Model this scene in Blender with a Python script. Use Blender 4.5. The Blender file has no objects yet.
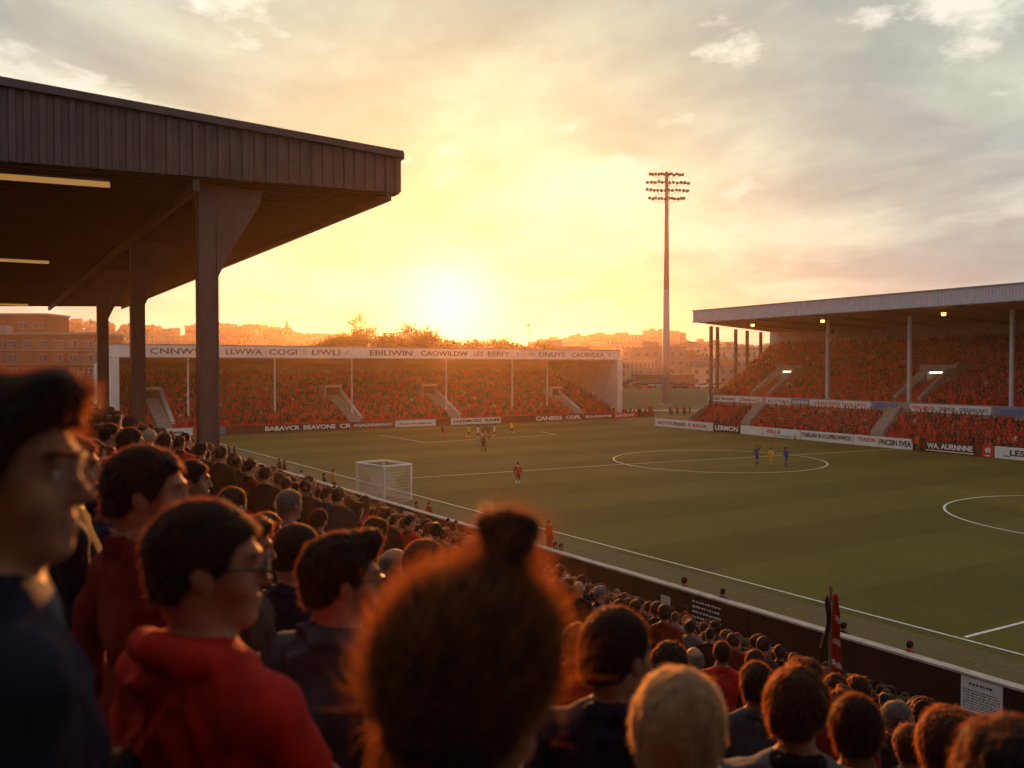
import bpy, math, random
import numpy as np
from mathutils import Vector, Matrix, Euler
SC = bpy.context.scene
COL = SC.collection
R = math.radians
rng = np.random.default_rng(7)
random.seed(7)

# ------------------------------------------------------------ camera
EYE = 9.0
HEAD = 31.8                      # heading, degrees from +Y towards +X
FPX = 859.0
PITCH = math.atan(17 / FPX)
cam_data = bpy.data.cameras.new('camera')
cam = bpy.data.objects.new('camera', cam_data)
COL.objects.link(cam)
cam.location = (0, 0, EYE)
cam.rotation_euler = (R(90) - PITCH, 0, -R(HEAD))
cam_data.sensor_width = 36
cam_data.lens = FPX / 1024 * 36
cam_data.clip_start = 0.05
cam_data.clip_end = 6000
cam_data.dof.use_dof = True
cam_data.dof.focus_distance = 38
cam_data.dof.aperture_fstop = 2.6
SC.camera = cam
_th = R(HEAD)
FW = np.array([math.sin(_th) * math.cos(PITCH), math.cos(_th) * math.cos(PITCH), -math.sin(PITCH)])
RT = np.array([math.cos(_th), -math.sin(_th), 0.0])
UP = np.cross(RT, FW)
CP = np.array([0, 0, EYE])
def ray(u, v):
    return FW + RT * (u - 512) / FPX - UP * (v - 384) / FPX
def at_z(u, v, z=0.0):
    r = ray(u, v)
    return CP + r * (z - EYE) / r[2]
def at_d(u, v, d):
    return CP + ray(u, v) * d
def proj(P):
    q = np.asarray(P, float) - CP
    z = q @ FW
    return 512 + FPX * (q @ RT) / z, 384 - FPX * (q @ UP) / z, z

# ------------------------------------------------------------ light
SUN_AZ, SUN_EL = 27.6, 4.1
w = bpy.data.worlds.new('World')
SC.world = w
w.use_nodes = True
nt = w.node_tree
nt.nodes.clear()
def N(tree, typ, **kw):
    n = tree.nodes.new(typ)
    for k, v in kw.items():
        if k.startswith('i_'):
            n.inputs[k[2:].replace('_', ' ')].default_value = v
        elif k.startswith('n_'):
            n.inputs[int(k[2:])].default_value = v
        else:
            setattr(n, k, v)
    return n
def L(tree, a, b):
    tree.links.new(a, b)
def MATH(tree, op, a=None, b=None, c=None, clamp=False):
    n = tree.nodes.new('ShaderNodeMath')
    n.operation = op
    n.use_clamp = clamp
    for i, x in enumerate((a, b, c)):
        if x is None: continue
        if isinstance(x, (int, float)): n.inputs[i].default_value = x
        else: tree.links.new(x, n.inputs[i])
    return n.outputs[0]
def MIXC(tree, f, a, b, mode='MIX'):
    n = tree.nodes.new('ShaderNodeMix')
    n.data_type = 'RGBA'
    n.blend_type = mode
    for s, x in ((n.inputs[0], f), (n.inputs[6], a), (n.inputs[7], b)):
        if isinstance(x, (int, float)): s.default_value = x
        elif isinstance(x, tuple): s.default_value = x if len(x) == 4 else (*x, 1)
        else: tree.links.new(x, s)
    return n.outputs[2]
def RAMP(tree, f, stops, interp='LINEAR'):
    n = tree.nodes.new('ShaderNodeValToRGB')
    r = n.color_ramp
    r.interpolation = interp
    while len(r.elements) < len(stops): r.elements.new(0.5)
    for e, (p, c) in zip(r.elements, stops):
        e.position = p
        e.color = c if len(c) == 4 else (*c, 1)
    tree.links.new(f, n.inputs[0])
    return n.outputs[0]

sd = Vector((math.sin(R(SUN_AZ)) * math.cos(R(SUN_EL)), math.cos(R(SUN_AZ)) * math.cos(R(SUN_EL)), math.sin(R(SUN_EL))))
sky = N(nt, 'ShaderNodeTexSky', sky_type='NISHITA', sun_disc=False, sun_elevation=R(SUN_EL), sun_rotation=R(SUN_AZ),
        altitude=40, air_density=1.2, dust_density=2.5, ozone_density=1.0)
tc = N(nt, 'ShaderNodeTexCoord')
nrm = N(nt, 'ShaderNodeVectorMath', operation='NORMALIZE')
L(nt, tc.outputs['Generated'], nrm.inputs[0])
sep = N(nt, 'ShaderNodeSeparateXYZ')
L(nt, nrm.outputs[0], sep.inputs[0])
zc = MATH(nt, 'MAXIMUM', sep.outputs[2], 0.0)
zz = MATH(nt, 'ADD', zc, 0.16)
cx = MATH(nt, 'DIVIDE', sep.outputs[0], zz)
cy = MATH(nt, 'DIVIDE', sep.outputs[1], zz)
cmb = N(nt, 'ShaderNodeCombineXYZ')
L(nt, cx, cmb.inputs[0]); L(nt, cy, cmb.inputs[1])
mp = N(nt, 'ShaderNodeMapping')
mp.inputs['Rotation'].default_value = (0, 0, R(-35))
mp.inputs['Scale'].default_value = (1.0, 0.85, 1)
mp.inputs['Location'].default_value = (3.1, 0.7, 0)
L(nt, cmb.outputs[0], mp.inputs[0])
n1 = N(nt, 'ShaderNodeTexNoise', i_Scale=1.25, i_Detail=7.0, i_Roughness=0.56, i_Distortion=0.35)
L(nt, mp.outputs[0], n1.inputs['Vector'])
n2 = N(nt, 'ShaderNodeTexNoise', i_Scale=3.2, i_Detail=6.0, i_Roughness=0.6)
L(nt, mp.outputs[0], n2.inputs['Vector'])
dot = N(nt, 'ShaderNodeVectorMath', operation='DOT_PRODUCT')
L(nt, nrm.outputs[0], dot.inputs[0])
dot.inputs[1].default_value = sd
cs = MATH(nt, 'MAXIMUM', dot.outputs['Value'], 0.0)
near = MATH(nt, 'POWER', cs, 13.0)          # thin cloud round the sun is lit through
# cloud cover: thick, with ragged breaks
hi = RAMP(nt, zc, [(0.10, (0, 0, 0)), (0.34, (1, 1, 1))])
thick = RAMP(nt, n1.outputs[0], [(0.40, (0, 0, 0)), (0.58, (1, 1, 1))])
fine_ = RAMP(nt, n2.outputs[0], [(0.30, (0.86, 0.86, 0.86)), (0.70, (1.12, 1.12, 1.12))])
ragged = MATH(nt, 'MULTIPLY_ADD', n2.outputs[0], 0.55, MATH(nt, 'MULTIPLY', n1.outputs[0], 0.75))
breaks = RAMP(nt, ragged, [(0.545, (1, 1, 1)), (0.605, (0, 0, 0))])
breaks = MATH(nt, 'MULTIPLY', breaks, hi)
ccol_far = MIXC(nt, thick, (6.7, 7.3, 6.1), (3.5, 4.2, 4.3))
ccol_sun = MIXC(nt, thick, (8.9, 8.8, 5.2), (7.5, 7.3, 4.1))
ccol = MIXC(nt, near, ccol_far, ccol_sun)
ccol = MIXC(nt, 1.0, ccol, fine_, 'MULTIPLY')
gap = MIXC(nt, near, (10.5, 10.5, 9.0), (11.5, 10.7, 7.8))
cl = MIXC(nt, breaks, ccol, gap)
aure = MATH(nt, 'POWER', cs, 700.0)
cl = MIXC(nt, aure, cl, (13.0, 12.4, 9.0))
# behind the camera the deck is unlit and dark
back = MATH(nt, 'MULTIPLY_ADD', dot.outputs['Value'], 0.5, 0.5)
backf = MATH(nt, 'POWER', back, 2.2)
cl = MIXC(nt, backf, (3.7, 3.6, 3.8), cl)
skm = MIXC(nt, 0.93, sky.outputs[0], cl)
below = MATH(nt, 'MULTIPLY_ADD', sep.outputs[2], -40.0, -0.2, clamp=True)
skm = MIXC(nt, below, skm, (0.3, 0.25, 0.2))
bg = N(nt, 'ShaderNodeBackground', i_Strength=0.051)
L(nt, skm, bg.inputs[0])
wo = N(nt, 'ShaderNodeOutputWorld')
L(nt, bg.outputs[0], wo.inputs[0])

sun_data = bpy.data.lights.new('sun', 'SUN')
sun_data.energy = 5.0
sun_data.angle = R(0.6)
sun_data.color = (1.0, 0.35, 0.075)
sun = bpy.data.objects.new('sun', sun_data)
COL.objects.link(sun)
sun.rotation_euler = (-sd).to_track_quat('-Z', 'Y').to_euler()
sun.location = (100, 200, 60)

SC.view_settings.view_transform = 'Standard'
SC.view_settings.look = 'None'
SC.view_settings.exposure = 1.06
SC.view_settings.gamma = 1
SC.view_settings.use_curve_mapping = False
SC.render.engine = 'CYCLES'
SC.cycles.use_denoising = True
SC.cycles.use_adaptive_sampling = False
SC.cycles.max_bounces = 6
SC.cycles.diffuse_bounces = 3
SC.cycles.glossy_bounces = 2
SC.cycles.transmission_bounces = 3
SC.cycles.volume_bounces = 0
SC.cycles.transparent_max_bounces = 6
SC.cycles.sample_clamp_indirect = 3
SC.cycles.sample_clamp_direct = 12

# ------------------------------------------------------------ materials
_mats = {}
def mat(name, col, rough=0.8, var=0.18, scale=6.0, bump=0.0, bscale=60.0, metal=0.0, spec=0.3, emit=None, coord='Object', trans=None, detail=4.0):
    if name in _mats: return _mats[name]
    m = bpy.data.materials.new(name)
    m.use_nodes = True
    t = m.node_tree
    t.nodes.clear()
    out = N(t, 'ShaderNodeOutputMaterial')
    p = N(t, 'ShaderNodeBsdfPrincipled')
    p.inputs['Roughness'].default_value = rough
    p.inputs['Metallic'].default_value = metal
    p.inputs['Specular IOR Level'].default_value = spec
    tcn = N(t, 'ShaderNodeTexCoord')
    if var > 0:
        nz = N(t, 'ShaderNodeTexNoise', i_Scale=scale, i_Detail=detail, i_Roughness=0.6)
        L(t, tcn.outputs[coord], nz.inputs['Vector'])
        a = tuple(c * (1 - var) for c in col); b = tuple(min(1, c * (1 + var)) for c in col)
        c = RAMP(t, nz.outputs[0], [(0.3, a), (0.7, b)])
        L(t, c, p.inputs['Base Color'])
    else:
        p.inputs['Base Color'].default_value = (*col, 1)
    if bump:
        nb = N(t, 'ShaderNodeTexNoise', i_Scale=bscale, i_Detail=3.0)
        L(t, tcn.outputs[coord], nb.inputs['Vector'])
        bp = N(t, 'ShaderNodeBump', i_Strength=bump, i_Distance=0.01)
        L(t, nb.outputs[0], bp.inputs['Height'])
        L(t, bp.outputs[0], p.inputs['Normal'])
    if emit:
        p.inputs['Emission Color'].default_value = (*emit[0], 1)
        p.inputs['Emission Strength'].default_value = emit[1]
    last = p.outputs[0]
    if trans:
        tr = N(t, 'ShaderNodeBsdfTranslucent')
        tr.inputs[0].default_value = (*trans[0], 1)
        mx = N(t, 'ShaderNodeMixShader')
        mx.inputs[0].default_value = trans[1]
        L(t, last, mx.inputs[1]); L(t, tr.outputs[0], mx.inputs[2])
        last = mx.outputs[0]
    L(t, last, out.inputs[0])
    _mats[name] = m
    return m

# ------------------------------------------------------------ mesh helpers
class MB:
    def __init__(s):
        s.v = []; s.f = []; s.m = []
    def add(s, vs, fs, mi=0):
        o = len(s.v)
        s.v.extend([tuple(map(float, p)) for p in vs])
        s.f.extend([tuple(i + o for i in f) for f in fs])
        s.m.extend([mi] * len(fs))
        return s
    def box(s, x0, x1, y0, y1, z0, z1, mi=0, T=None):
        vs = [(x, y, z) for z in (z0, z1) for y in (y0, y1) for x in (x0, x1)]
        if T is not None: vs = [T @ Vector(p) for p in vs]
        return s.add(vs, [(0, 2, 3, 1), (4, 5, 7, 6), (0, 1, 5, 4), (2, 6, 7, 3), (0, 4, 6, 2), (1, 3, 7, 5)], mi)
    def quad(s, a, b, c, d, mi=0):
        return s.add([a, b, c, d], [(0, 1, 2, 3)], mi)
    def tube(s, a, b, r0, r1=None, n=8, mi=0, caps=True):
        r1 = r0 if r1 is None else r1
        a = Vector(a); b = Vector(b)
        d = (b - a).normalized()
        u = d.orthogonal().normalized(); w_ = d.cross(u)
        vs = []
        for c, r in ((a, r0), (b, r1)):
            for k in range(n):
                t = 2 * math.pi * k / n
                vs.append(c + (u * math.cos(t) + w_ * math.sin(t)) * r)
        fs = [(k, (k + 1) % n, n + (k + 1) % n, n + k) for k in range(n)]
        if caps: fs += [tuple(range(n - 1, -1, -1)), tuple(range(n, 2 * n))]
        return s.add(vs, fs, mi)
    def bar(s, a, b, wx, wz, mi=0):
        """square bar from a to b, wx across (horizontal), wz in height"""
        a = Vector(a); b = Vector(b)
        d = (b - a).normalized()
        ref = Vector((0, 0, 1)) if abs(d.z) < 0.9 else Vector((0, 1, 0))
        u = d.cross(ref).normalized() * wx / 2; q = u.cross(d).normalized() * wz / 2
        vs = [c + i * u + j * q for c in (a, b) for i, j in ((-1, -1), (1, -1), (1, 1), (-1, 1))]
        return s.add(vs, [(3, 2, 1, 0), (4, 5, 6, 7), (0, 1, 5, 4), (1, 2, 6, 5), (2, 3, 7, 6), (3, 0, 4, 7)], mi)
    def prism(s, poly, axis, a, b, mi=0):
        """polygon (2D) extruded along an axis from a to b; poly in the other two axes, in xyz order"""
        n = len(poly)
        def P(q, t):
            return {'x': (t, q[0], q[1]), 'y': (q[0], t, q[1]), 'z': (q[0], q[1], t)}[axis]
        vs = [P(q, a) for q in poly] + [P(q, b) for q in poly]
        fs = [tuple(range(n)), tuple(range(2 * n - 1, n - 1, -1))] + [(i, n + i, n + (i + 1) % n, (i + 1) % n) for i in range(n)]
        return s.add(vs, fs, mi)
    def mesh(s, name, mats, smooth=False):
        me = bpy.data.meshes.new(name)
        me.from_pydata(s.v, [], s.f)
        ms = mats if isinstance(mats, (list, tuple)) else [mats]
        for m in ms: me.materials.append(m)
        if len(ms) > 1: me.polygons.foreach_set('material_index', s.m)
        if smooth: me.polygons.foreach_set('use_smooth', [True] * len(me.polygons))
        me.update()
        return me
    def build(s, name, mats, parent=None, smooth=False):
        return link(name, s.mesh(name, mats, smooth), parent)
def link(name, me, parent=None):
    o = bpy.data.objects.new(name, me)
    COL.objects.link(o)
    if parent is not None: o.parent = parent
    return o
def empty(name, loc=(0, 0, 0), rz=0.0):
    o = bpy.data.objects.new(name, None)
    COL.objects.link(o)
    o.location = loc; o.rotation_euler = (0, 0, rz)
    o.empty_display_size = 0.2
    return o
def tag(o, label=None, cat=None, group=None, kind=None):
    if label: o['label'] = label
    if cat: o['category'] = cat
    if group: o['group'] = group
    if kind: o['kind'] = kind
    return o
def struct(o): return tag(o, kind='structure')
def np_mesh(name, V, F, mats, mi=None, smooth=True, colors=None):
    """V (n,3), F (m,k) all faces with k corners"""
    V = np.ascontiguousarray(V, np.float32); F = np.ascontiguousarray(F, np.int32)
    me = bpy.data.meshes.new(name)
    me.vertices.add(len(V)); me.vertices.foreach_set('co', V.ravel())
    k = F.shape[1]
    me.loops.add(F.size); me.loops.foreach_set('vertex_index', F.ravel())
    me.polygons.add(len(F))
    me.polygons.foreach_set('loop_start', np.arange(0, F.size, k, dtype=np.int32))
    me.polygons.foreach_set('loop_total', np.full(len(F), k, np.int32))
    for m in (mats if isinstance(mats, (list, tuple)) else [mats]): me.materials.append(m)
    if mi is not None: me.polygons.foreach_set('material_index', np.ascontiguousarray(mi, np.int32))
    me.polygons.foreach_set('use_smooth', np.full(len(F), smooth, bool))
    if colors is not None:
        at = me.attributes.new('tint', 'FLOAT_COLOR', 'POINT')
        c4 = np.ones((len(V), 4), np.float32); c4[:, :3] = colors
        at.data.foreach_set('color', c4.ravel())
    me.update(calc_edges=True)
    me.validate()
    return me
def text_mesh(body, width, height, bold=0.02, depth=0.02, align='CENTER'):
    """lettering in the x-z plane facing -y, centred on the origin, fitted to width x height"""
    cu = bpy.data.curves.new('lettering', 'FONT')
    cu.body = body; cu.size = 1; cu.offset = bold; cu.extrude = 0.01
    cu.resolution_u = 2
    ob = bpy.data.objects.new('lettering', cu)
    me = bpy.data.meshes.new_from_object(ob)
    bpy.data.objects.remove(ob); bpy.data.curves.remove(cu)
    n = len(me.vertices)
    co = np.empty(n * 3, np.float32); me.vertices.foreach_get('co', co); co = co.reshape(-1, 3)
    lo, hi = co.min(0), co.max(0)
    x = ((co[:, 0] - (lo[0] + hi[0]) / 2) / max(hi[0] - lo[0], 1e-6)) * width
    z = ((co[:, 1] - (lo[1] + hi[1]) / 2) / max(hi[1] - lo[1], 1e-6)) * height
    y = -(co[:, 2] - co[:, 2].min()) / 0.02 * depth
    me.vertices.foreach_set('co', np.stack([x, y, z], 1).astype(np.float32).ravel())
    me.materials.clear()
    me.update()
    return me
def lettering(body, w_, h_, m, parent, loc, rz=0.0, bold=0.02, name='lettering'):
    me = text_mesh(body, w_, h_, bold)
    me.materials.append(m)
    o = link(name, me, parent)
    o.location = loc; o.rotation_euler = (0, 0, rz)
    return o
# ================================================================ setting
M = {}
M['concrete'] = mat('concrete', (0.30, 0.27, 0.24), 0.9, 0.2, 1.5, 0.3, 30)
M['deck'] = mat('deck', (0.13, 0.018, 0.017), 0.9, 0.35, 1.2)
M['white_paint'] = mat('white_paint', (0.72, 0.69, 0.64), 0.55, 0.12, 0.8, 0.15, 8)
M['cream_panel'] = mat('cream_panel', (0.42, 0.33, 0.27), 0.7, 0.15, 0.7)
M['soffit_brown'] = mat('soffit_brown', (0.30, 0.19, 0.13), 0.8, 0.15, 0.9)
M['steel_dark'] = mat('steel_dark', (0.098, 0.076, 0.074), 0.5, 0.2, 2.0, 0.1, 20, 0.1)
M['steel_blue'] = mat('steel_blue', (0.50, 0.50, 0.56), 0.5, 0.15, 2.0)
M['mast_grey'] = mat('mast_grey', (0.25, 0.26, 0.30), 0.55, 0.12, 2.0)
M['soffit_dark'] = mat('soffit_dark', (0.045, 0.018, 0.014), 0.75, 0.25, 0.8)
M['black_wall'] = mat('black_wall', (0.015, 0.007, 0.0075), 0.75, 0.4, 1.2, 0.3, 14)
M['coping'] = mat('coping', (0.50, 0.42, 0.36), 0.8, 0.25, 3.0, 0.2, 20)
M['line_white'] = mat('line_white', (0.72, 0.72, 0.66), 0.9, 0.3, 5.0)
M['red_seat'] = mat('red_seat', (0.42, 0.02, 0.016), 0.6, 0.25, 2.0)
M['board_white'] = mat('board_white', (0.74, 0.74, 0.72), 0.5, 0.08, 0.6)
M['board_black'] = mat('board_black', (0.018, 0.015, 0.016), 0.5, 0.2, 0.8)
M['board_maroon'] = mat('board_maroon', (0.10, 0.022, 0.02), 0.6, 0.25, 0.8)
M['board_red'] = mat('board_red', (0.50, 0.03, 0.025), 0.5, 0.15, 0.8)
M['board_blue'] = mat('board_blue', (0.10, 0.20, 0.36), 0.5, 0.15, 0.8)
M['ink_black'] = mat('ink_black', (0.02, 0.018, 0.018), 0.6, 0)
M['ink_white'] = mat('ink_white', (0.8, 0.8, 0.78), 0.6, 0)
M['ink_red'] = mat('ink_red', (0.55, 0.03, 0.025), 0.6, 0)
M['ink_brown'] = mat('ink_brown', (0.10, 0.05, 0.035), 0.6, 0)
M['ink_blue'] = mat('ink_blue', (0.05, 0.12, 0.35), 0.6, 0)
M['tube_light'] = mat('tube_light', (0.25, 0.17, 0.08), 0.5, 0, emit=((1.0, 0.50, 0.14), 0.17))
M['tube_white'] = mat('tube_white', (0.8, 0.8, 0.7), 0.5, 0, emit=((1.0, 0.86, 0.55), 2.2))
M['lamp_warm'] = mat('lamp_warm', (0.8, 0.7, 0.5), 0.5, 0, emit=((1.0, 0.42, 0.09), 4.0))
M['pole_wood'] = mat('pole_wood', (0.12, 0.08, 0.06), 0.8, 0.2, 3)

# grass: turf with mown bands, wear and blade-scale mottling
def grass_mat(name, a, b, bands, wear):
    m = bpy.data.materials.new(name); m.use_nodes = True
    t = m.node_tree; t.nodes.clear()
    out = N(t, 'ShaderNodeOutputMaterial'); p = N(t, 'ShaderNodeBsdfPrincipled')
    p.inputs['Roughness'].default_value = 0.85; p.inputs['Specular IOR Level'].default_value = 0.12
    tcn = N(t, 'ShaderNodeTexCoord'); s = N(t, 'ShaderNodeSeparateXYZ'); L(t, tcn.outputs['Object'], s.inputs[0])
    nz = N(t, 'ShaderNodeTexNoise', i_Scale=0.12, i_Detail=5.0, i_Roughness=0.65); L(t, tcn.outputs['Object'], nz.inputs['Vector'])
    nf = N(t, 'ShaderNodeTexNoise', i_Scale=5.0, i_Detail=4.0, i_Roughness=0.8); L(t, tcn.outputs['Object'], nf.inputs['Vector'])
    c = RAMP(t, nz.outputs[0], [(0.3, a), (0.7, b)])
    fine = RAMP(t, nf.outputs[0], [(0.25, (0.68, 0.68, 0.68)), (0.75, (1.3, 1.3, 1.3))])
    c = MIXC(t, 1.0, c, fine, 'MULTIPLY')
    if bands:
        q = MATH(t, 'MULTIPLY', s.outputs[1], 2 * math.pi / 11.0)
        q = MATH(t, 'SINE', q)
        q = MATH(t, 'MULTIPLY', q, 6.0)
        q = MATH(t, 'ADD', q, 0.5, clamp=True)
        bc = RAMP(t, q, [(0, (0.9, 0.9, 0.9)), (1, (1.08, 1.08, 1.08))])
        c = MIXC(t, 1.0, c, bc, 'MULTIPLY')
    nw = N(t, 'ShaderNodeTexNoise', i_Scale=0.6, i_Detail=6.0, i_Roughness=0.7); L(t, tcn.outputs['Object'], nw.inputs['Vector'])
    wf = RAMP(t, nw.outputs[0], [(0.55, (0, 0, 0)), (0.75, (wear, wear, wear))])
    c = MIXC(t, wf, c, (0.14, 0.095, 0.05))
    L(t, c, p.inputs['Base Color'])
    bp = N(t, 'ShaderNodeBump', i_Strength=0.5, i_Distance=0.05); L(t, nf.outputs[0], bp.inputs['Height']); L(t, bp.outputs[0], p.inputs['Normal'])
    tr = N(t, 'ShaderNodeBsdfTranslucent'); L(t, c, tr.inputs[0])
    mx = N(t, 'ShaderNodeMixShader'); mx.inputs[0].default_value = 0.0
    L(t, p.outputs[0], mx.inputs[1]); L(t, tr.outputs[0], mx.inputs[2]); L(t, mx.outputs[0], out.inputs[0])
    return m
M['turf'] = grass_mat('turf', (0.086, 0.080, 0.013), (0.118, 0.104, 0.018), True, 0.25)
M['rough_grass'] = grass_mat('rough_grass', (0.10, 0.085, 0.03), (0.16, 0.12, 0.05), False, 0.8)
M['track'] = grass_mat('track_soil', (0.115, 0.095, 0.038), (0.16, 0.12, 0.055), False, 0.9)
M['path'] = mat('path_gravel', (0.42, 0.34, 0.22), 0.9, 0.2, 0.6)

def sheet(name, pts, z, m):
    mb = MB(); mb.add([(x, y, z) for x, y in pts], [tuple(range(len(pts)))])
    return struct(mb.build(name, m))
mb = MB()
for q in ([(-3000, -600), (3500, -600), (3500, -32), (-3000, -32)], [(-3000, -32), (9, -32), (9, 117), (-3000, 117)], [(23.8, -32), (3500, -32), (3500, 117), (17.7, 117)], [(-3000, 117), (3500, 117), (3500, 4500), (-3000, 4500)]):
    mb.quad(*[(x, y, -0.12) for x, y in q])
struct(mb.build('ground', M['rough_grass']))
# the pitch follows the touchline seen beyond the wall
TL0, TL1 = at_z(1024, 655), at_z(222.8, 444.4)
tdir = (TL1 - TL0) / np.linalg.norm(TL1 - TL0)
tn = np.array([tdir[1], -tdir[0], 0])
def tl(y): return TL0 + tdir * (y - TL0[1]) / tdir[1]
sheet('track_strip', [(23.8, -32), (tl(-30)[0] - 0.6, -30), (tl(117)[0] - 0.6, 117), (17.4, 117)], -0.02, M['track'])
sheet('pitch', [(tl(-30)[0] - 0.6, -30), (86.0, -30), (86.0, 117), (tl(117)[0] - 0.6, 117)], -0.016, M['turf'])
sheet('concourse', [(9, -32), (24, -32), (17.9, 117), (9, 117)], -0.65, mat('tarmac', (0.05, 0.045, 0.045), 0.9, 0.2, 1.0))
def line_strip(mb, pts, wd=0.12, z=0.0):
    pts = [np.array(p[:2], float) for p in pts]
    for i in range(len(pts) - 1):
        d = pts[i + 1] - pts[i]; d = d / np.linalg.norm(d); n = np.array([-d[1], d[0]]) * wd / 2
        a, b = pts[i], pts[i + 1]
        mb.quad((*(a - n), z), (*(b - n), z), (*(b + n), z), (*(a + n), z))
mk = MB()
line_strip(mk, [tl(-28), tl(113)], 0.12)
def P(u, v): return at_z(u, v)[:2]
line_strip(mk, [P(412, 477.8), P(613, 465), P(760, 456.5), P(900, 449)], 0.12)
c0, r0 = np.array([60.6, 60.0]), 10.0
line_strip(mk, [c0 + r0 * np.array([math.cos(t), math.sin(t)]) for t in np.linspace(0, 2 * math.pi, 97)], 0.14)
c1, r1 = np.array([57.3, 24.0]), 9.4
line_strip(mk, [c1 + r1 * np.array([math.cos(t), math.sin(t)]) for t in np.linspace(R(-10), R(250), 73)], 0.14)
line_strip(mk, [P(965, 637), P(1024, 622), P(1024, 622) * 2 - P(965, 637)], 0.14)
line_strip(mk, [P(380, 435), P(425, 442.5), P(556, 434.5), P(540, 431.5)], 0.12)
line_strip(mk, [tl(113)[:2], (86, 113)], 0.12, 0.002)
struct(mk.build('pitch_markings', M['line_white']))

# rising ground and hills beyond the stands
def sstep(x, a, b):
    t = np.clip((x - a) / (b - a), 0, 1); return t * t * (3 - 2 * t)
_au = np.array([-0.70, -0.58, -0.48, -0.40, -0.33, -0.27, -0.21, -0.17, -0.06, 0.03, 0.08, 0.13, 0.18, 0.24, 0.30, 0.5, 1.0])
_ah = np.array([42, 42, 43, 42, 40, 38, 33, 26, 20, 22, 28, 30, 27, 20, 18, 16, 15.0])
def hill(x, y):
    x = np.asarray(x, float); y = np.asarray(y, float)
    d = x * FW[0] + y * FW[1]; l = x * RT[0] + y * RT[1]
    a = l / np.maximum(d, 1)
    h = np.interp(a, _au, _ah)
    h = h + 2.5 * np.sin(a * 37 + 1) + 1.5 * np.sin(a * 83)
    z = 3.0 * sstep(y, 146, 166) + (h - 3) * sstep(d, 270, 860)
    return z + 0.5 * np.sin(x * 0.05) * np.sin(y * 0.043) * sstep(y, 190, 300)
gx = np.concatenate([np.arange(-520, 900, 18.0)]); gy = np.concatenate([np.arange(143, 200, 5.0), np.arange(200, 1250, 16.0)])
GX, GY = np.meshgrid(gx, gy, indexing='ij')
HV = np.stack([GX, GY, hill(GX, GY) - 0.13 + 0.0 * GX], -1).reshape(-1, 3)
ni, nj = len(gx), len(gy)
idx = np.arange(ni * nj).reshape(ni, nj)
HF = np.stack([idx[:-1, :-1], idx[1:, :-1], idx[1:, 1:], idx[:-1, 1:]], -1).reshape(-1, 4)
M['hill'] = mat('hill_ground', (0.075, 0.082, 0.028), 0.95, 0.4, 0.02, detail=8.0)
struct(link('hills', np_mesh('hills', HV, HF, M['hill'])))
pa, pb = at_d(612, 397.5, 172), at_d(720, 397.5, 172)
mb = MB()
for i in range(12):
    a = pa + (pb - pa) * (i / 12 * 1.6 - .3); b = pa + (pb - pa) * ((i + 1) / 12 * 1.6 - .3)
    mb.quad((a[0], a[1] - 1.6, hill(a[0], a[1] - 1.6) + .30), (b[0], b[1] - 1.6, hill(b[0], b[1] - 1.6) + .30), (b[0], b[1] + 2.8, hill(b[0], b[1] + 2.8) + .30), (a[0], a[1] + 2.8, hill(a[0], a[1] + 2.8) + .30))
struct(mb.build('path', M['path']))

# ---------------------------------------------------------------- near terrace
TZ0, TSL, TRD = 7.25, 0.42, 0.75
def terrace_z(x):
    return TZ0 - TSL * TRD * math.floor((x + 0.4) / TRD + 1e-6)
TROWS = 26
prof = []
for k in range(-9, TROWS):
    x = k * TRD - 0.4
    prof += [(x, TZ0 - TSL * TRD * k), (x + TRD, TZ0 - TSL * TRD * k)]
prof = [(prof[0][0], -0.9)] + prof + [(prof[-1][0], -0.9)]
mb = MB()
mb.prism(prof, 'y', -9, 114)
struct(mb.build('terrace', mat('terrace_concrete', (0.14, 0.12, 0.11), 0.95, 0.3, 0.9)))
# boundary wall
W0, W1 = np.array([22.55, 0.0]), np.array([17.75, 116.0])
wdir = (W1 - W0) / np.linalg.norm(W1 - W0); wn = np.array([wdir[1], -wdir[0]])
wrz = math.atan2(wdir[1], wdir[0])
WT = 1.0
def wall_x(y): return W0[0] + (W1[0] - W0[0]) * (y - W0[1]) / (W1[1] - W0[1])
root = empty('boundary_wall', (W0[0], W0[1], 0), wrz)
tag(root, 'long dark wall with pale coping between the near crowd and the pitch', 'wall')
wl = float(np.linalg.norm(W1 - W0))
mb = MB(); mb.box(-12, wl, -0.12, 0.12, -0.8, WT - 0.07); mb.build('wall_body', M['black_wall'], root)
mb = MB()
for i in range(46):
    x = -12 + i * (wl + 12) / 46
    j = random.uniform(-.006, .006)
    mb.box(x + .01, x + (wl + 12) / 46 - .01, -0.17, 0.17, WT - 0.07 + .002, WT + j)
mb.build('coping', M['coping'], root)
mb = MB()
for i in range(46):
    x = -12 + (i + .5) * (wl + 12) / 46
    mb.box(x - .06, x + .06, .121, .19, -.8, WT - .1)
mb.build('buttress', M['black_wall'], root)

# ---------------------------------------------------------------- canopy over the near terrace
root = empty('terrace_canopy', (0, 0, 0))
tag(root, 'corrugated metal roof on three haunched steel columns over the near terrace', 'canopy')
CX0, CX1, CY0, CY1 = -7.5, 8.83, 19.5, 66.0
zf = lambda x: 12.98 + 0.30 * x / 8.88          # soffit
zt = lambda x: 14.50 - 0.33 * x / 8.88          # top
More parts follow.
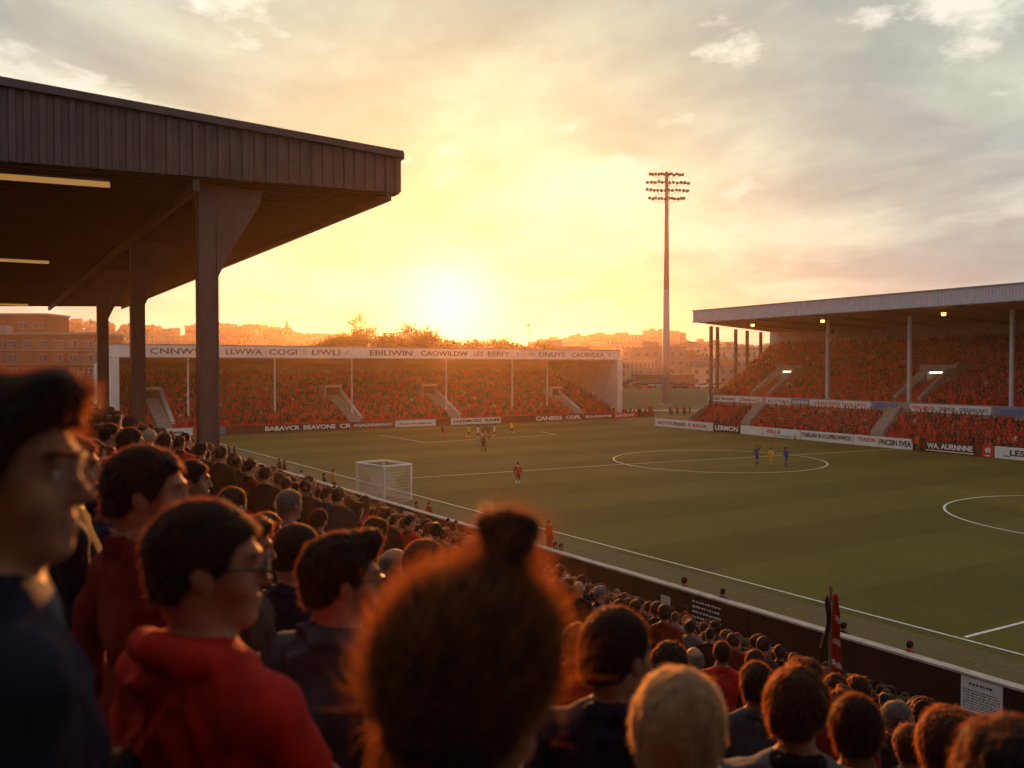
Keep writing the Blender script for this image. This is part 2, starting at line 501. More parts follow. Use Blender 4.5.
# end fascia, corrugated (ribs along X), with depth
def corrugated_strip(mb, p0, p1, zb0, zb1, zt0, zt1, pitch, depth, nrm, mi=0):
    p0 = np.array(p0, float); p1 = np.array(p1, float)
    ln = np.linalg.norm(p1 - p0); n = int(ln / pitch)
    base = len(mb.v); vs = []
    for i in range(n):
        for q, o in ((0.0, 0), (0.42, 0), (0.5, 1), (0.92, 1)):
            t = (i + q) / n
            if i == n - 1 and q == 0.92: t = 1.0
            p = p0 + (p1 - p0) * t + np.array(nrm) * depth * o
            vs.append((p[0], p[1], zb0 + (zb1 - zb0) * t)); vs.append((p[0], p[1], zt0 + (zt1 - zt0) * t))
    fs = [(2 * i, 2 * i + 2, 2 * i + 3, 2 * i + 1) for i in range(len(vs) // 2 - 1)]
    mb.add(vs, fs, mi)
mb = MB(); corrugated_strip(mb, (CX0, CY0 - .05), (CX1, CY0 - .05), zf(CX0), zf(CX1), zt(CX0), zt(CX1), 0.26, 0.05, (0, -1))
mb.build('end_fascia', M['steel_dark'], root)
mb = MB(); corrugated_strip(mb, (CX1 + .01, CY0), (CX1 + .01, CY1), zf(CX1), zf(CX1), zt(CX1), zt(CX1), 0.26, 0.05, (1, 0))
mb.build('front_fascia', M['steel_dark'], root)
mb = MB()
mb.bar((CX0, CY0 - .10, zt(CX0) + .02), (CX1 + .02, CY0 - .10, zt(CX1) + .02), .22, .16)
mb.bar((CX1 + .02, CY0 - .02, zt(CX1) + .023), (CX1 + .02, CY1, zt(CX1) + .02), .22, .16)
mb.build('roof_edge_trim', M['steel_dark'], root)
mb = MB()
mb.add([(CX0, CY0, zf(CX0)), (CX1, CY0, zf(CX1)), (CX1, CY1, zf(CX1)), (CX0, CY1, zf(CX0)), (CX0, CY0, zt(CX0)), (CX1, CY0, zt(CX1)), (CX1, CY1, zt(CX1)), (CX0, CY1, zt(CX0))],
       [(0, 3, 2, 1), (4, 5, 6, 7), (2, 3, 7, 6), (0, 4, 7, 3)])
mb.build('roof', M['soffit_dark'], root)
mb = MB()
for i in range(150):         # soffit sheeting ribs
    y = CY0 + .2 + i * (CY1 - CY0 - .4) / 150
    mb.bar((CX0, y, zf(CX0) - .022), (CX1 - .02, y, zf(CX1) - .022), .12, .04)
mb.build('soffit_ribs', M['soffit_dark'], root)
mb = MB()
mb.bar((4.05, CY0 + .05, zf(4.05) - .17), (4.05, CY1, zf(4.05) - .17), .14, .24)
mb.build('roof_beam', M['steel_dark'], root)
mb = MB()
mb.bar((CX1 - .25, CY0 + .05, zf(CX1) - .12), (CX1 - .25, CY1, zf(CX1) - .12), .12, .16)
mb.build('edge_beam', M['steel_dark'], root)
for cy_ in (20.2, 30.3, 39.6):
    mb = MB()
    b = terrace_z(4.4) - .1
    mb.box(4.4 - .19, 4.4 + .19, cy_ - .16, cy_ + .16, b, zf(4.4) - .045)
    for sx in (-.19, .19): mb.box(4.4 + sx - .02, 4.4 + sx + .02, cy_ - .20, cy_ + .20, b, zf(4.4) - .046)
    col_ = mb.build('column', M['steel_dark'], root)
    mb = MB()
    q = zf(4.65) - .05
    pts = [(4.60, q), (5.62, q), (5.58, q - .28), (5.42, q - .60), (4.98, q - 1.32), (4.80, q - 1.66), (4.72, q - 1.84), (4.60, q - 2.1)]
    mb.prism(pts, 'y', cy_ - .12, cy_ + .12)
    mb.build('haunch', M['steel_dark'], col_)
for (u0, v0, u1, v1) in ((-40, 173.5, 110, 185), (-40, 258, 49, 262.5), (-60, 303, 28, 305)):
    zz_ = 12.86
    a = at_z(u0, v0, zz_); b = at_z(u1, v1, zz_)
    mb = MB(); mb.bar(a, b, .13, .10)
    l_ = mb.build('strip_light', M['tube_light'], root)
    mb = MB(); mb.bar(a + [0, 0, .075], b + [0, 0, .075], .24, .05)
    mb.build('light_housing', M['steel_dark'], l_)

# unseen wall and roof, added to keep sky light off the near crowd
mb = MB(); corrugated_strip(mb, (-7.55, -30), (-7.55, 114), -0.5, -0.5, 13.0, 13.0, .5, .06, (1, 0)); mb.box(-7.9, -7.6, -30, 114, -.5, 13)
r_ = mb.build('unseen_shade_wall', M['steel_dark']); tag(r_, 'unseen ribbed steel wall added to shade the near terrace', 'wall')
root = empty('unseen_shade_roof', (0, -32, 0)); tag(root, 'unseen steel roof added behind the viewer to shade the crowd', 'canopy')
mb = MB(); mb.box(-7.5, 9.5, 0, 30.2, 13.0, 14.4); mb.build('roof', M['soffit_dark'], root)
for y in (3, 14, 25): mb = MB(); mb.box(4.2, 4.7, y - .2, y + .2, 4, 12.99); mb.build('column', M['steel_dark'], root)

# ---------------------------------------------------------------- end stand
EX0, EX1, EYF = 14.5, 97.2, 121.0
root = empty('end_stand', (EX0, 118.5, 0))
tag(root, 'low covered stand packed with fans in red across the far end of the pitch', 'grandstand')
def W(mb): # world coords into the root's frame
    return mb
def build_in(mb, name, m, rt_, parent=None, smooth=False):
    o = mb.build(name, m, parent or rt_, smooth)
    off = Vector(rt_.location)
    me = o.data
    me.transform(rt_.matrix_basis.inverted() if parent is None else rt_.matrix_basis.inverted())
    return o
EROWS = [(120.2 + .82 * i, 0.35 + .285 * i) for i in range(25)]
prof = [(119.6, -.12), (119.6, .35)]
for y, z in EROWS: prof += [(y - .4, z), (y + .42, z)]
prof += [(EROWS[-1][0] + .42, -.12)]
mb = MB(); mb.prism(prof, 'x', EX0 + .35, EX1 - .35); build_in(mb, 'seating_deck', M['deck'], root)
mb = MB()
for y, z in EROWS: mb.box(EX0 + .5, EX1 - .5, y + .20, y + .26, z + .40, z + .74)
build_in(mb, 'seat_backs', M['red_seat'], root)
mb = MB()
mb.prism([(EYF, 10.3), (EYF, 11.75), (142.2, 12.6), (142.2, 9.5)], 'x', EX0 + .02, EX1 - .02); build_in(mb, 'roof', M['soffit_brown'], root)
mb = MB(); mb.box(EX0 - .6, EX1 + .4, EYF - .18, EYF - .003, 10.3, 11.95)
fas = build_in(mb, 'roof_fascia', M['white_paint'], root)
mb = MB(); mb.box(EX0 - .7, EX1 + .5, EYF - .26, EYF - .183, 11.9, 12.05); mb.box(EX0 - .7, EX1 + .5, EYF - .24, EYF - .183, 10.2, 10.32)
build_in(mb, 'fascia_trim', M['concrete'], root)
mb = MB(); mb.box(EX0 + .35, EX1 - .35, 141.4, 141.8, -.12, 9.55); build_in(mb, 'back_wall', M['soffit_brown'], root)
for x in (EX0, EX1 - .35):
    mb = MB(); mb.prism([(120.6, -.12), (141.8, -.12), (141.8, 9.49), (121.2, 10.28), (120.6, 10.28)], 'x', x, x + .35)
    build_in(mb, 'end_wall', M['white_paint'], root)
    mb = MB(); mb.box(x - .25 if x == EX0 else x - .35, x + .7 if x == EX0 else x + .65, 119.9, 120.597, -.12, 10.28)
    build_in(mb, 'corner_pier', M['white_paint'], root)
for x in (24.2, 36.1, 47.8, 63.8, 76.3, 83.4):
    mb = MB(); mb.tube((x, 123, 1.2), (x, 123, 10.25), .14, n=10); build_in(mb, 'roof_post', M['white_paint'], root)
for (vx, vy, w_) in ((20.6, 130.5, 2.4), (47.2, 130.5, 2.8), (64.0, 130.5, 2.8), (88.4, 128.5, 2.2)):
    zb = .35 + .285 * (vy - 120.2) / .82
    mb = MB()
    mb.box(vx - w_ * .5, vx + w_ * .5, vy - 1.2, vy + 1.5, zb + 1.9, zb + 2.2)
    mb.box(vx - w_ * .5, vx - w_ * .5 + .15, vy - 1.2, vy + 1.5, zb - .2, zb + 1.897)
    g = build_in(mb, 'gangway', M['white_paint'], root)
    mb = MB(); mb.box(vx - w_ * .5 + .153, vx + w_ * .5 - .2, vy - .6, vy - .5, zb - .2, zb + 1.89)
    build_in(mb, 'painted_opening', M['board_black'], root, g)  # black panel painted in for the shade inside the opening
    mb = MB()     # parapet beside the steps, running down to the front
    mb.prism([(vy + 1.5, zb + 1.3), (vy + 1.5, zb + 2.1), (122.0, 1.5), (122.0, .6)], 'x', vx + w_ * .5 + .003, vx + w_ * .5 + .55)
    build_in(mb, 'parapet', M['white_paint'], root, g)
    mb = MB()
    n = int((vy - 120) / .41)
    for i in range(n):
        y = 120.0 + .41 * i; z = .35 + .285 * i / 2
        mb.box(vx - .8, vx + .95, y, y + .405, z + .01, z + .80)
    build_in(mb, 'steps', M['concrete'], root, g)
for (u0, u1, body) in ((150, 216, 'CNNWWA'), (226, 262, 'LLWWA'), (269, 297, 'COGI'), (303, 307, '::'), (312, 340, 'LIWLI'), (344, 349, '/'), (370, 412, 'EBILIWIN'), (421, 468, 'CAOWILDW'), (474, 483, 'LES'), (488, 510, 'BERFY'), (517, 519, ':'), (525, 534, 'DN'), (539, 565, 'DNUYS'), (572, 604, 'CAOBVDEA'), (608, 611, 'T')):
    q = lambda u: (lambda r: r[0] * (EYF - .2) / r[1])(ray(u, 353))
    x0, x1 = q(u0), q(u1)
    o = lettering(body, x1 - x0, .78 if len(body) > 2 else .5, M['ink_brown'], None, (0, 0, 0), bold=.015)
    o.data.transform(Matrix.Translation(Vector(((x0 + x1) / 2, EYF - .183, 11.12)) - Vector(root.location)))
    o.parent = fas

# hoardings: every board is a thing
def board(name, label, x0, y0, rz, width, zlo, zhi, mats, texts, group, thick=.07):
    r_ = empty(name, (x0, y0, 0), rz)
    tag(r_, label, 'advertising board', group)
    mb = MB(); mb.box(.02, width - .02, 0, thick, zlo, zhi)
    mb.build('panel', mats, r_)
    mb = MB()
    for x in np.linspace(.3, max(.4, width - .3), max(2, int(width / 2.5))):
        mb.box(x - .04, x + .04, thick + .003, thick + .08, -.1, zhi - .05)
        mb.bar((x, thick + .08, zhi - .2), (x, thick + .5, -.1), .05, .05)
    mb.build('stay', M['steel_dark'], r_)
    for (fx, fw_, fz, fh, body, ink) in texts:
        lettering(body, fw_ * width, fh * (zhi - zlo), M[ink], r_, (fx * width, -.004, zlo + fz * (zhi - zlo)), bold=.03)
    return r_
EB = 118.0
qx = lambda u: (lambda r: r[0] * EB / r[1])(ray(u, 430))
ebs = [
 (158, 193, 'board_white', [(.5, .5, .5, .4, 'Plaza', 'ink_black')], 'white board with small dark lettering at the near corner of the end stand'),
 (193, 197, 'board_red', [], 'narrow red board beside the small white board with dark lettering'),
 (220, 225.5, 'board_blue', [], 'narrow blue board beside the steel column'),
 (226, 263, 'board_maroon', [], 'plain maroon board before the white lettered boards of the end stand'),
 (264, 301, 'board_black', [(.5, .94, .5, .66, 'BABAVCR', 'ink_white')], 'dark board lettered BABAVCR in white capitals'),
 (302, 337, 'board_maroon', [(.5, .92, .5, .66, 'BEAVONE', 'ink_white')], 'maroon board lettered BEAVONE in white capitals'),
 (338, 394, 'board_maroon', [(.13, .2, .5, .62, 'CR', 'ink_white'), (.62, .7, .5, .45, 'AGAUNNNWAY', 'ink_white')], 'maroon board lettered CR AGAUNNNWAY in white'),
 (395, 436, 'board_white', [(.5, .8, .45, .28, 'Anuonu waroo', 'ink_brown')], 'mostly blank white board with thin lettering before the end stand'),
 (437, 450, 'board_maroon', [], 'short plain maroon board between two white boards of the end stand'),
 (451, 501, 'board_white', [(.32, .56, .55, .5, 'SAERMORS', 'ink_brown'), (.82, .28, .55, .5, 'EAM', 'ink_brown')], 'white board lettered SAERMORS EAM behind the group of players'),
 (502, 534, 'board_maroon', [], 'long plain maroon board behind the yellow player'),
 (535, 563, 'board_maroon', [(.5, .95, .5, .7, 'CANEISS', 'ink_white')], 'maroon board lettered CANEISS in white'),
 (564, 583, 'board_maroon', [(.5, .8, .5, .65, 'COPL', 'ink_white')], 'maroon board lettered COPL in white'),
 (584, 613, 'board_maroon', [(.5, .9, .5, .42, 'BOUSERNNIS', 'ink_white')], 'maroon board with small white lettering BOUSERNNIS'),
 (614, 638, 'board_red', [(.45, .75, .5, .42, 'LEVELVE', 'ink_white')], 'bright red board with small white lettering under the end pier'),
 (639, 654, 'board_maroon', [], 'short plain maroon board in the corner between the stands'),
]
for u0, u1, m_, tx, lb in ebs:
    board('advertising_board', lb, qx(u0), EB, 0, qx(u1) - qx(u0), .03, 1.0, M[m_], tx, 'pitchside advertising boards')

# ---------------------------------------------------------------- side stand
A = np.array([87.53, 99.76]); Bq = np.array([84.93, 43.94])
ssd = (Bq - A) / np.linalg.norm(Bq - A); std = np.array([-ssd[1], ssd[0]])
srz = math.atan2(ssd[1], ssd[0])
def s_of(u, t=0.0):
    r = ray(u, 400)[:2]; o = A + std * t
    Mx = np.array([[r[0], -ssd[0]], [r[1], -ssd[1]]])
    return np.linalg.solve(Mx, o)[1]
def S2W(s, t): return A + ssd * s + std * t
root = empty('side_stand', (A[0], A[1], 0), srz)
tag(root, 'tall two tiered stand with a blue grey fascia roof along the far touchline', 'grandstand')
SEND = 82.0
sl = lambda t: 5.5 - .385 * (t - 2)      # the raked left edge of the seating
LROWS = [(2.4 + .8 * i, .3 + .33 * i) for i in range(8)]
UROWS = [(10.0 + .82 * i, 4.3 + .327 * i) for i in range(25)]
def rake(rows, z0):
    mb = MB()
    for t, z in rows:
        mb.box(sl(t), SEND, t - .4, t + .42, z0, z)
    return mb
rake(LROWS, -.1).build('lower_tier', M['deck'], root)
rake(UROWS, 2.0).build('upper_tier', M['deck'], root)
mb = MB()
for t, z in LROWS + UROWS: mb.box(sl(t) + .2, SEND, t + .20, t + .26, z + .40, z + .74)
mb.build('seat_backs', M['red_seat'], root)
mb = MB(); mb.box(sl(9) , SEND, 9.0, 9.2, 2.2, 4.75); mb.build('balcony_front', M['concrete'], root)
mb = MB(); mb.box(sl(2) - .5, SEND, 1.6, 1.75, -.1, 1.05); mb.build('front_wall', M['board_maroon'], root)
mb = MB(); mb.prism([(sl(30) - 1, 30.4), (SEND, 30.4), (SEND, 30.8), (sl(30) - 1, 30.8)], 'z', -.1, 15.3); mb.build('back_wall', M['cream_panel'], root)
# raked flank wall along the seating edge
mb = MB()
for i in range(28):
    t0 = 2 + i; z0 = .9 + .33 * (i if t0 < 9 else i) + (0 if t0 < 9 else 1.0)
    mb.add([(sl(t0), t0, -.1), (sl(t0 + 1), t0 + 1, -.1), (sl(t0 + 1), t0 + 1, z0 + 1.0), (sl(t0), t0, z0 + .7),
            (sl(t0) - .25, t0, -.1), (sl(t0 + 1) - .25, t0 + 1, -.1), (sl(t0 + 1) - .25, t0 + 1, z0 + 1.0), (sl(t0) - .25, t0, z0 + .7)],
           [(0, 1, 2, 3), (7, 6, 5, 4), (3, 2, 6, 7), (0, 4, 5, 1), (1, 5, 6, 2), (0, 3, 7, 4)])
mb.build('flank_wall', M['concrete'], root)
# roof
RT0, RT1 = 3.0, 31.5
sr = lambda t: 5.25 - .385 * (t - 3)
mb = MB()
mb.add([(sr(RT0), RT0, 15.65), (SEND, RT0, 15.65), (SEND, RT1, 15.0), (sr(RT1), RT1, 15.0), (sr(RT0), RT0, 17.25), (SEND, RT0, 17.25), (SEND, RT1, 18.0), (sr(RT1), RT1, 17.5)],
       [(0, 3, 2, 1), (4, 5, 6, 7), (0, 4, 7, 3), (2, 3, 7, 6)])
mb.build('roof', M['soffit_brown'], root)
mb = MB(); corrugated_strip(mb, (sr(RT0) - .1, RT0 - .05), (SEND, RT0 - .05), 15.62, 15.62, 17.3, 17.3, .35, .06, (0, -1))
mb.build('roof_fascia', M['steel_blue'], root)
mb = MB(); mb.bar((sr(RT0) - .2, RT0 - .1, 17.34), (SEND, RT0 - .1, 17.34), .25, .14); mb.bar((sr(RT0) - .2, RT0 - .1, 15.6), (SEND, RT0 - .1, 15.6), .2, .08)
mb.build('fascia_trim', M['mast_grey'], root)
for i in range(8):
    s = 8 + i * 9.6
    mb = MB()
    mb.prism([(RT0 + .1, 15.63), (30.3, 15.02), (30.3, 14.3), (27.5, 14.7), (12, 14.98), (RT0 + .1, 15.35)], 'x', s - .12, s + .12)
    mb.build('roof_truss', M['steel_dark'], root)
    mb = MB(); mb.box(s - .35, s + .35, 29.9, 30.395, 12.4, 15.02); mb.build('wall_pier', M['cream_panel'], root)
for s in (24.4, 36.6, 49.0, 61.4, 73.8):
    mb = MB(); mb.box(s - .17, s + .17, 9.25, 9.6, 3.2, 15.2); mb.build('roof_post', M['steel_blue'], root)
for t, zb in ((8, 3.2), (10, 4.5), (16, 6.6), (20, 8.2), (25, 10.0)):
    s = sl(t) + .3
    mb = MB(); mb.box(s - .2, s + .2, t - .2, t + .2, zb - 1, 15.4 - .02 * t); mb.build('end_post', M['steel_dark'], root)
for s in (14.3, 26.6, 43.4):
    mb = MB(); mb.tube((s, 6, 15.6), (s, 6, 15.2), .06); mb.box(s - .35, s + .35, 5.8, 6.2, 15.02, 15.2)
    f_ = mb.build('lamp_housing', M['steel_dark'], root)
    mb = MB(); mb.tube((s, 5.9, 14.72), (s, 5.9, 15.015), .2, .26, 12); mb.build('lamp_lens', M['lamp_warm'], f_)
for s in (11.7, 35.9, 60.5):
    tq = 16.0; z = 4.3 + .327 * (tq - 10) / .82
    mb = MB()
    mb.box(s - 2.4, s + 2.6, tq - .3, tq + 2.6, z + 2.1, z + 2.6)
    mb.box(s - 2.4, s - 1.3, tq - .3, tq + 2.6, z - 1.2, z + 2.097)
    mb.box(s + 1.3, s + 1.75, tq - .3, tq + 2.6, z - 1.2, z + 2.097)
    mb.box(s - 1.3, s + 1.3, tq - .3, tq, z + 1.75, z + 2.095)
    g = mb.build('gangway', M['concrete'], root)
    mb = MB(); mb.box(s - 1.29, s + 1.29, tq + 1.6, tq + 1.7, z - 1.2, z + 1.74); mb.build('painted_opening', mat('passage', (0.16, 0.07, 0.04), 0.8, .3, 1.5), root).parent = g  # brown panel, the passage's warm lit interior put into its colour
    mb = MB(); mb.box(s - 1.1, s + 1.1, tq - .12, tq - .02, z + 1.5, z + 1.7); mb.build('tube_light', M['tube_white'], g)
    for q in (-1, 1):
        mb = MB(); sx = s + (-1.9 if q < 0 else 1.5)
        mb.prism([(tq - .3, z + 1.2), (tq - .3, z + 2.1), (10.2, 5.3), (10.2, 4.3)], 'x', sx - .25, sx + .25); mb.build('parapet', M['concrete'], g)
for (a, b) in (((13.2, 9.0, 3.7), (16.2, 3.0, 1.2)), ((35.2, 9.0, 3.9), (37.4, 2.8, 1.2)), ((60.2, 9, 3.9), (62.4, 2.8, 1.2))):
    mb = MB(); n = 16
    for i in range(n):
        f = i / n
        s = a[0] + (b[0] - a[0]) * f; t = a[1] + (b[1] - a[1]) * f; z = a[2] + (b[2] - a[2]) * f
        mb.box(s - .85, s + .85, t - .42, t, z - .6, z + .25)
    mb.build('stairway', M['concrete'], root)
# balcony boards
bal = [(708, 738, 'board_white', 'AOURD ORGONAT', 'ink_black', 'pale'), (738.5, 762, 'board_white', 'TRMART', 'ink_red', 'pale red lettered'), (766, 791, 'board_white', 'AUTOAN', 'ink_brown', ''), (791.5, 809, 'board_blue', 'SEREN', 'ink_white', ''), (809.5, 871, 'board_white', 'ONSETVER HOLLRTI', 'ink_red', ''), (872, 897, 'board_blue', 'ADEVER', 'ink_blue', ''), (910, 938, 'board_white', 'VERGMVEL', 'ink_red', ''), (938.5, 957, 'board_white', 'SARNOR', 'ink_black', ''), (957.5, 991, 'board_white', 'DREARLING', 'ink_blue', ''), (995, 1060, 'board_blue', 'GERMANOSEN', 'ink_blue', '')]
for i, (u0, u1, m_, tx, ink, _x) in enumerate(bal):
    s0, s1 = s_of(u0, 8.9), s_of(u1, 8.9)
    mb = MB(); mb.box(s0, s1, 8.86, 8.99, 3.72, 4.62)
    o = mb.build('balcony_panel', M[m_], root)
    lettering(tx, (s1 - s0) * .85, .42, M[ink], o, ((s0 + s1) / 2, 8.855, 4.17), bold=.02)
# pitchside boards of the side stand
sbs = [
 (655, 713, 'board_white', [(.3, .5, .5, .42, 'ACTTORIIES', 'ink_brown'), (.75, .3, .5, .42, 'E RAYA', 'ink_red')], 'white board with brown and red lettering in the corner by the end stand'),
 (713.5, 740, 'board_black', [(.5, .86, .5, .6, 'LERMON', 'ink_white')], 'black framed board lettered LERMON in the far touchline row'),
 (740.5, 762, 'board_white', [], 'blank white board next to the black framed board'),
 (762.5, 800, 'board_white', [(.3, .4, .6, .4, 'VELLE', 'ink_red'), (.6, .6, .2, .12, 'AORARINARSOAR', 'ink_blue')], 'white board with small red word and thin blue line of letters'),
 (800.5, 853, 'board_white', [(.5, .95, .56, .48, 'TVARLARA IN H LOPRROWWOD', 'ink_black')], 'white board with one long row of black letters above the centre circle'),
 (853.5, 878, 'board_white', [(.55, .72, .6, .42, 'TVASON', 'ink_red')], 'white board lettered TVASON in red'),
 (878.5, 913, 'board_white', [(.5, .92, .52, .55, 'PNCSIN SVEA', 'ink_black')], 'white board lettered PNCSIN SVEA in black'),
 (925, 976, 'board_black', [(.5, .9, .58, .5, 'WA. AURNNNE', 'ink_white'), (.5, .94, .16, .08, '_', 'ink_white')], 'black board lettered WA AURNNNE over a white stripe'),
 (976.5, 982, 'board_maroon', [], 'narrow maroon board beside the red emblem board'),
 (982.5, 994, 'board_red', [(.5, .5, .6, .42, 'fi', 'ink_white'), (.5, .5, .15, .12, 'AOLAR', 'ink_white')], 'small red board bearing a white emblem'),
 (995, 1060, 'board_white', [(.45, .6, .5, .58, '_LESLI E', 'ink_black')], 'white board with large black capitals next to the red emblem board'),
]
for u0, u1, m_, tx, lb in sbs:
    s0, s1 = s_of(u0), s_of(u1)
    p = S2W(s0, 0)
    zt_ = 1.2
    board('advertising_board', lb, p[0], p[1], srz, s1 - s0, .03, zt_, M[m_], tx, 'pitchside advertising boards')

# ---------------------------------------------------------------- floodlight
fb = at_d(666, 393, 198)
fz = float(hill(fb[0], fb[1])) - .2
root = empty('floodlight_mast', (fb[0], fb[1], fz), -R(HEAD) + R(6))
tag(root, 'very tall tapering steel mast with four rows of floodlights beyond the corner', 'floodlight')
MH = 9 + (367 - 173) * 198 / 859 - fz
mb = MB(); mb.tube((0, 0, 0), (0, 0, MH * .5), 1.0, .66, 16); mb.tube((0, 0, MH * .5 + .003), (0, 0, MH), .64, .33, 16)
mb.build('mast', M['mast_grey'], root, True)
mb = MB(); mb.tube((0, 0, -.4), (0, 0, .5), 1.7, 1.7, 16); mb.build('base_plate', M['concrete'], root)
rows = [(175.9, -17.5, 16), (183.7, -20, 21.5), (191.5, -20.5, 20.5), (199.8, -18, 17.5)]
lm = MB(); lm.box(-.34, .34, -.36, .02, -.36, .36); lm.box(-.28, .28, -.55, -.363, -.28, .28); lm.box(-.05, .05, .023, .3, -.5, .05)
lme = lm.mesh('floodlamp', mat('lamp_casing', (0.10, 0.08, 0.07), .5, .2))
for v, a, b in rows:
    z = 9 + (367 - v) * 198 / 859 - fz; a *= .2305; b *= .2305
    mb = MB(); mb.bar((a - .2, -.15, z), (b + .2, -.15, z), .14, .16)
    for x in np.linspace(a, b, 6): mb.bar((x, .0, z), (x * .3, .35, z - 1.0), .07, .07)
    cb = mb.build('crossbar', M['mast_grey'], root)
    for k in range(12):
        o = link('floodlamp', lme, cb); o.scale = (.85,) * 3; o.location = (a + (b - a) * k / 11, -.25, z + random.uniform(-.05, .25)); o.rotation_euler = (R(random.uniform(8, 24)), 0, R(random.uniform(-35, 35)))
mb = MB()
for dx in (-.5, .5): mb.tube((dx, -.5, MH * .82), (dx, -.5, MH), .04)
for i in range(24): mb.tube((-.5, -.5, MH * .82 + i * .38), (.5, -.5, MH * .82 + i * .38), .03)
mb.build('ladder', M['mast_grey'], root)

# ---------------------------------------------------------------- goal
g0, g1, g2 = at_z(357, 498), at_z(384, 503.5), at_z(411, 502)
root = empty('goal', tuple(g1), math.atan2((g0 - g1)[1], (g0 - g1)[0]))
tag(root, 'white framed goal with netting standing by the wall', 'goal')
gl = float(np.linalg.norm(g0 - g1)); gd_ = 2.2; gh = 2.42
# local: x along the wall, -y towards the pitch
sg = -1
mb = MB()
mb.tube((0, 0, 0), (0, 0, gh), .09, n=10); fr = mb.build('goal_post', M['white_paint'], root)
for (x, y) in ((gl, 0), (0, sg * gd_), (gl, sg * gd_)):
    mb = MB(); mb.tube((x, y, 0), (x, y, gh), .08, n=10); mb.build('goal_post', M['white_paint'], root)
mb = MB()
for a, b in (((0, 0), (gl, 0)), ((0, 0), (0, sg * gd_)), ((gl, 0), (gl, sg * gd_)), ((0, sg * gd_), (gl, sg * gd_))):
    mb.tube((*a, gh), (*b, gh), .08, n=8)
mb.tube((0, 0, .04), (gl, 0, .04), .04, n=6)
mb.build('crossbar', M['white_paint'], root)
net = MB()
def netq(p, q, r_, sp):
    p, q, r_ = map(np.array, (p, q, r_))
    nu = int(np.linalg.norm(q - p) / sp); nv = int(np.linalg.norm(r_ - p) / sp)
    for i in range(nu + 1): a = p + (q - p) * i / nu; net.tube(a, a + (r_ - p), .007, n=3, caps=False)
    for j in range(nv + 1): a = p + (r_ - p) * j / nv; net.tube(a, a + (q - p), .007, n=3, caps=False)
netq((0, 0, 0), (gl, 0, 0), (0, 0, gh), .10)
netq((0, 0, 0), (0, sg * gd_, 0), (0, 0, gh), .22)
netq((gl, 0, 0), (gl, sg * gd_, 0), (0, 0, gh), .22)
netq((0, 0, gh), (gl, 0, gh), (0, sg * gd_, 0), .2)
net.build('net', M['ink_white'], root)

# ---------------------------------------------------------------- notices on the wall
def wall_notice(u0, u1, v0, v1, dark, label, name):
    # on the crowd face of the wall
    def wx(u):
        r = ray(u, 600)[:2]; o = W0 - wn * .135
        return np.linalg.solve(np.array([[r[0], -wdir[0]], [r[1], -wdir[1]]]), o)[1]
    a, b = wx(u1), wx(u0)      # along the wall
    c = W0 - wn * .135 + wdir * (a + b) / 2
    d = c @ FW[:2]
    zc_ = EYE - ((v0 + v1) / 2 - 367) / FPX * d
    h_ = (v1 - v0) / FPX * d; w_ = abs(b - a)
    r_ = empty(name, (c[0], c[1], zc_), wrz + math.pi)
    tag(r_, label, 'notice')
    # local y after rotation: the crowd side is -wn
    loc_y = Vector((math.cos(wrz + math.pi + math.pi / 2), math.sin(wrz + math.pi + math.pi / 2)))
    sgn = 1 if loc_y.dot(Vector(-wn)) > 0 else -1
    mb = MB(); mb.box(-w_ / 2, w_ / 2, -.012, .012, -h_ / 2, h_ / 2)
    mb.build('sheet', M['board_black'] if dark else M['board_white'], r_)
    return r_, w_, h_, sgn
def scribble(r_, w_, h_, sgn, rows, ink, z0, z1, fill=.9):
    mb = MB()
    for k in range(rows):
        z = (z0 + (z1 - z0) * (k + .5) / rows) * h_ / 2
        hh = abs(z1 - z0) * h_ / 2 / rows * .45
        x = -w_ / 2 * fill
        while x < w_ / 2 * fill - .03:
            l = random.uniform(.03, .09) * w_
            mb.box(x, min(x + l, w_ / 2 * fill), *sorted((sgn * .0135, sgn * .016)), z - hh / 2 * random.uniform(.6, 1), z + hh / 2 * random.uniform(.6, 1))
            x += l + random.uniform(.015, .04) * w_
    mb.build('lettering', M[ink], r_)
n_ = wall_notice(403, 413.5, 512, 529.5, False, 'white notice on the dark wall near the goal', 'wall_notice'); scribble(*n_, 7, 'ink_red', .8, -.8)
n_ = wall_notice(661, 670, 597, 612, False, 'small white notice with a red heading on the wall below the photographer', 'wall_notice'); scribble(*n_, 2, 'ink_red', .9, .5); scribble(*n_, 5, 'ink_brown', .3, -.8)
n_ = wall_notice(692, 722, 602, 631, True, 'black banner with rows of white letters hung on the wall', 'wall_notice'); scribble(*n_, 5, 'ink_white', .9, -.9, .95)
n_ = wall_notice(962, 1004, 683, 718, False, 'large white notice with lines of small print on the wall beside the crowd', 'wall_notice'); scribble(*n_, 1, 'ink_brown', .85, .45, .6); scribble(*n_, 8, 'ink_brown', .35, -.9, .88)
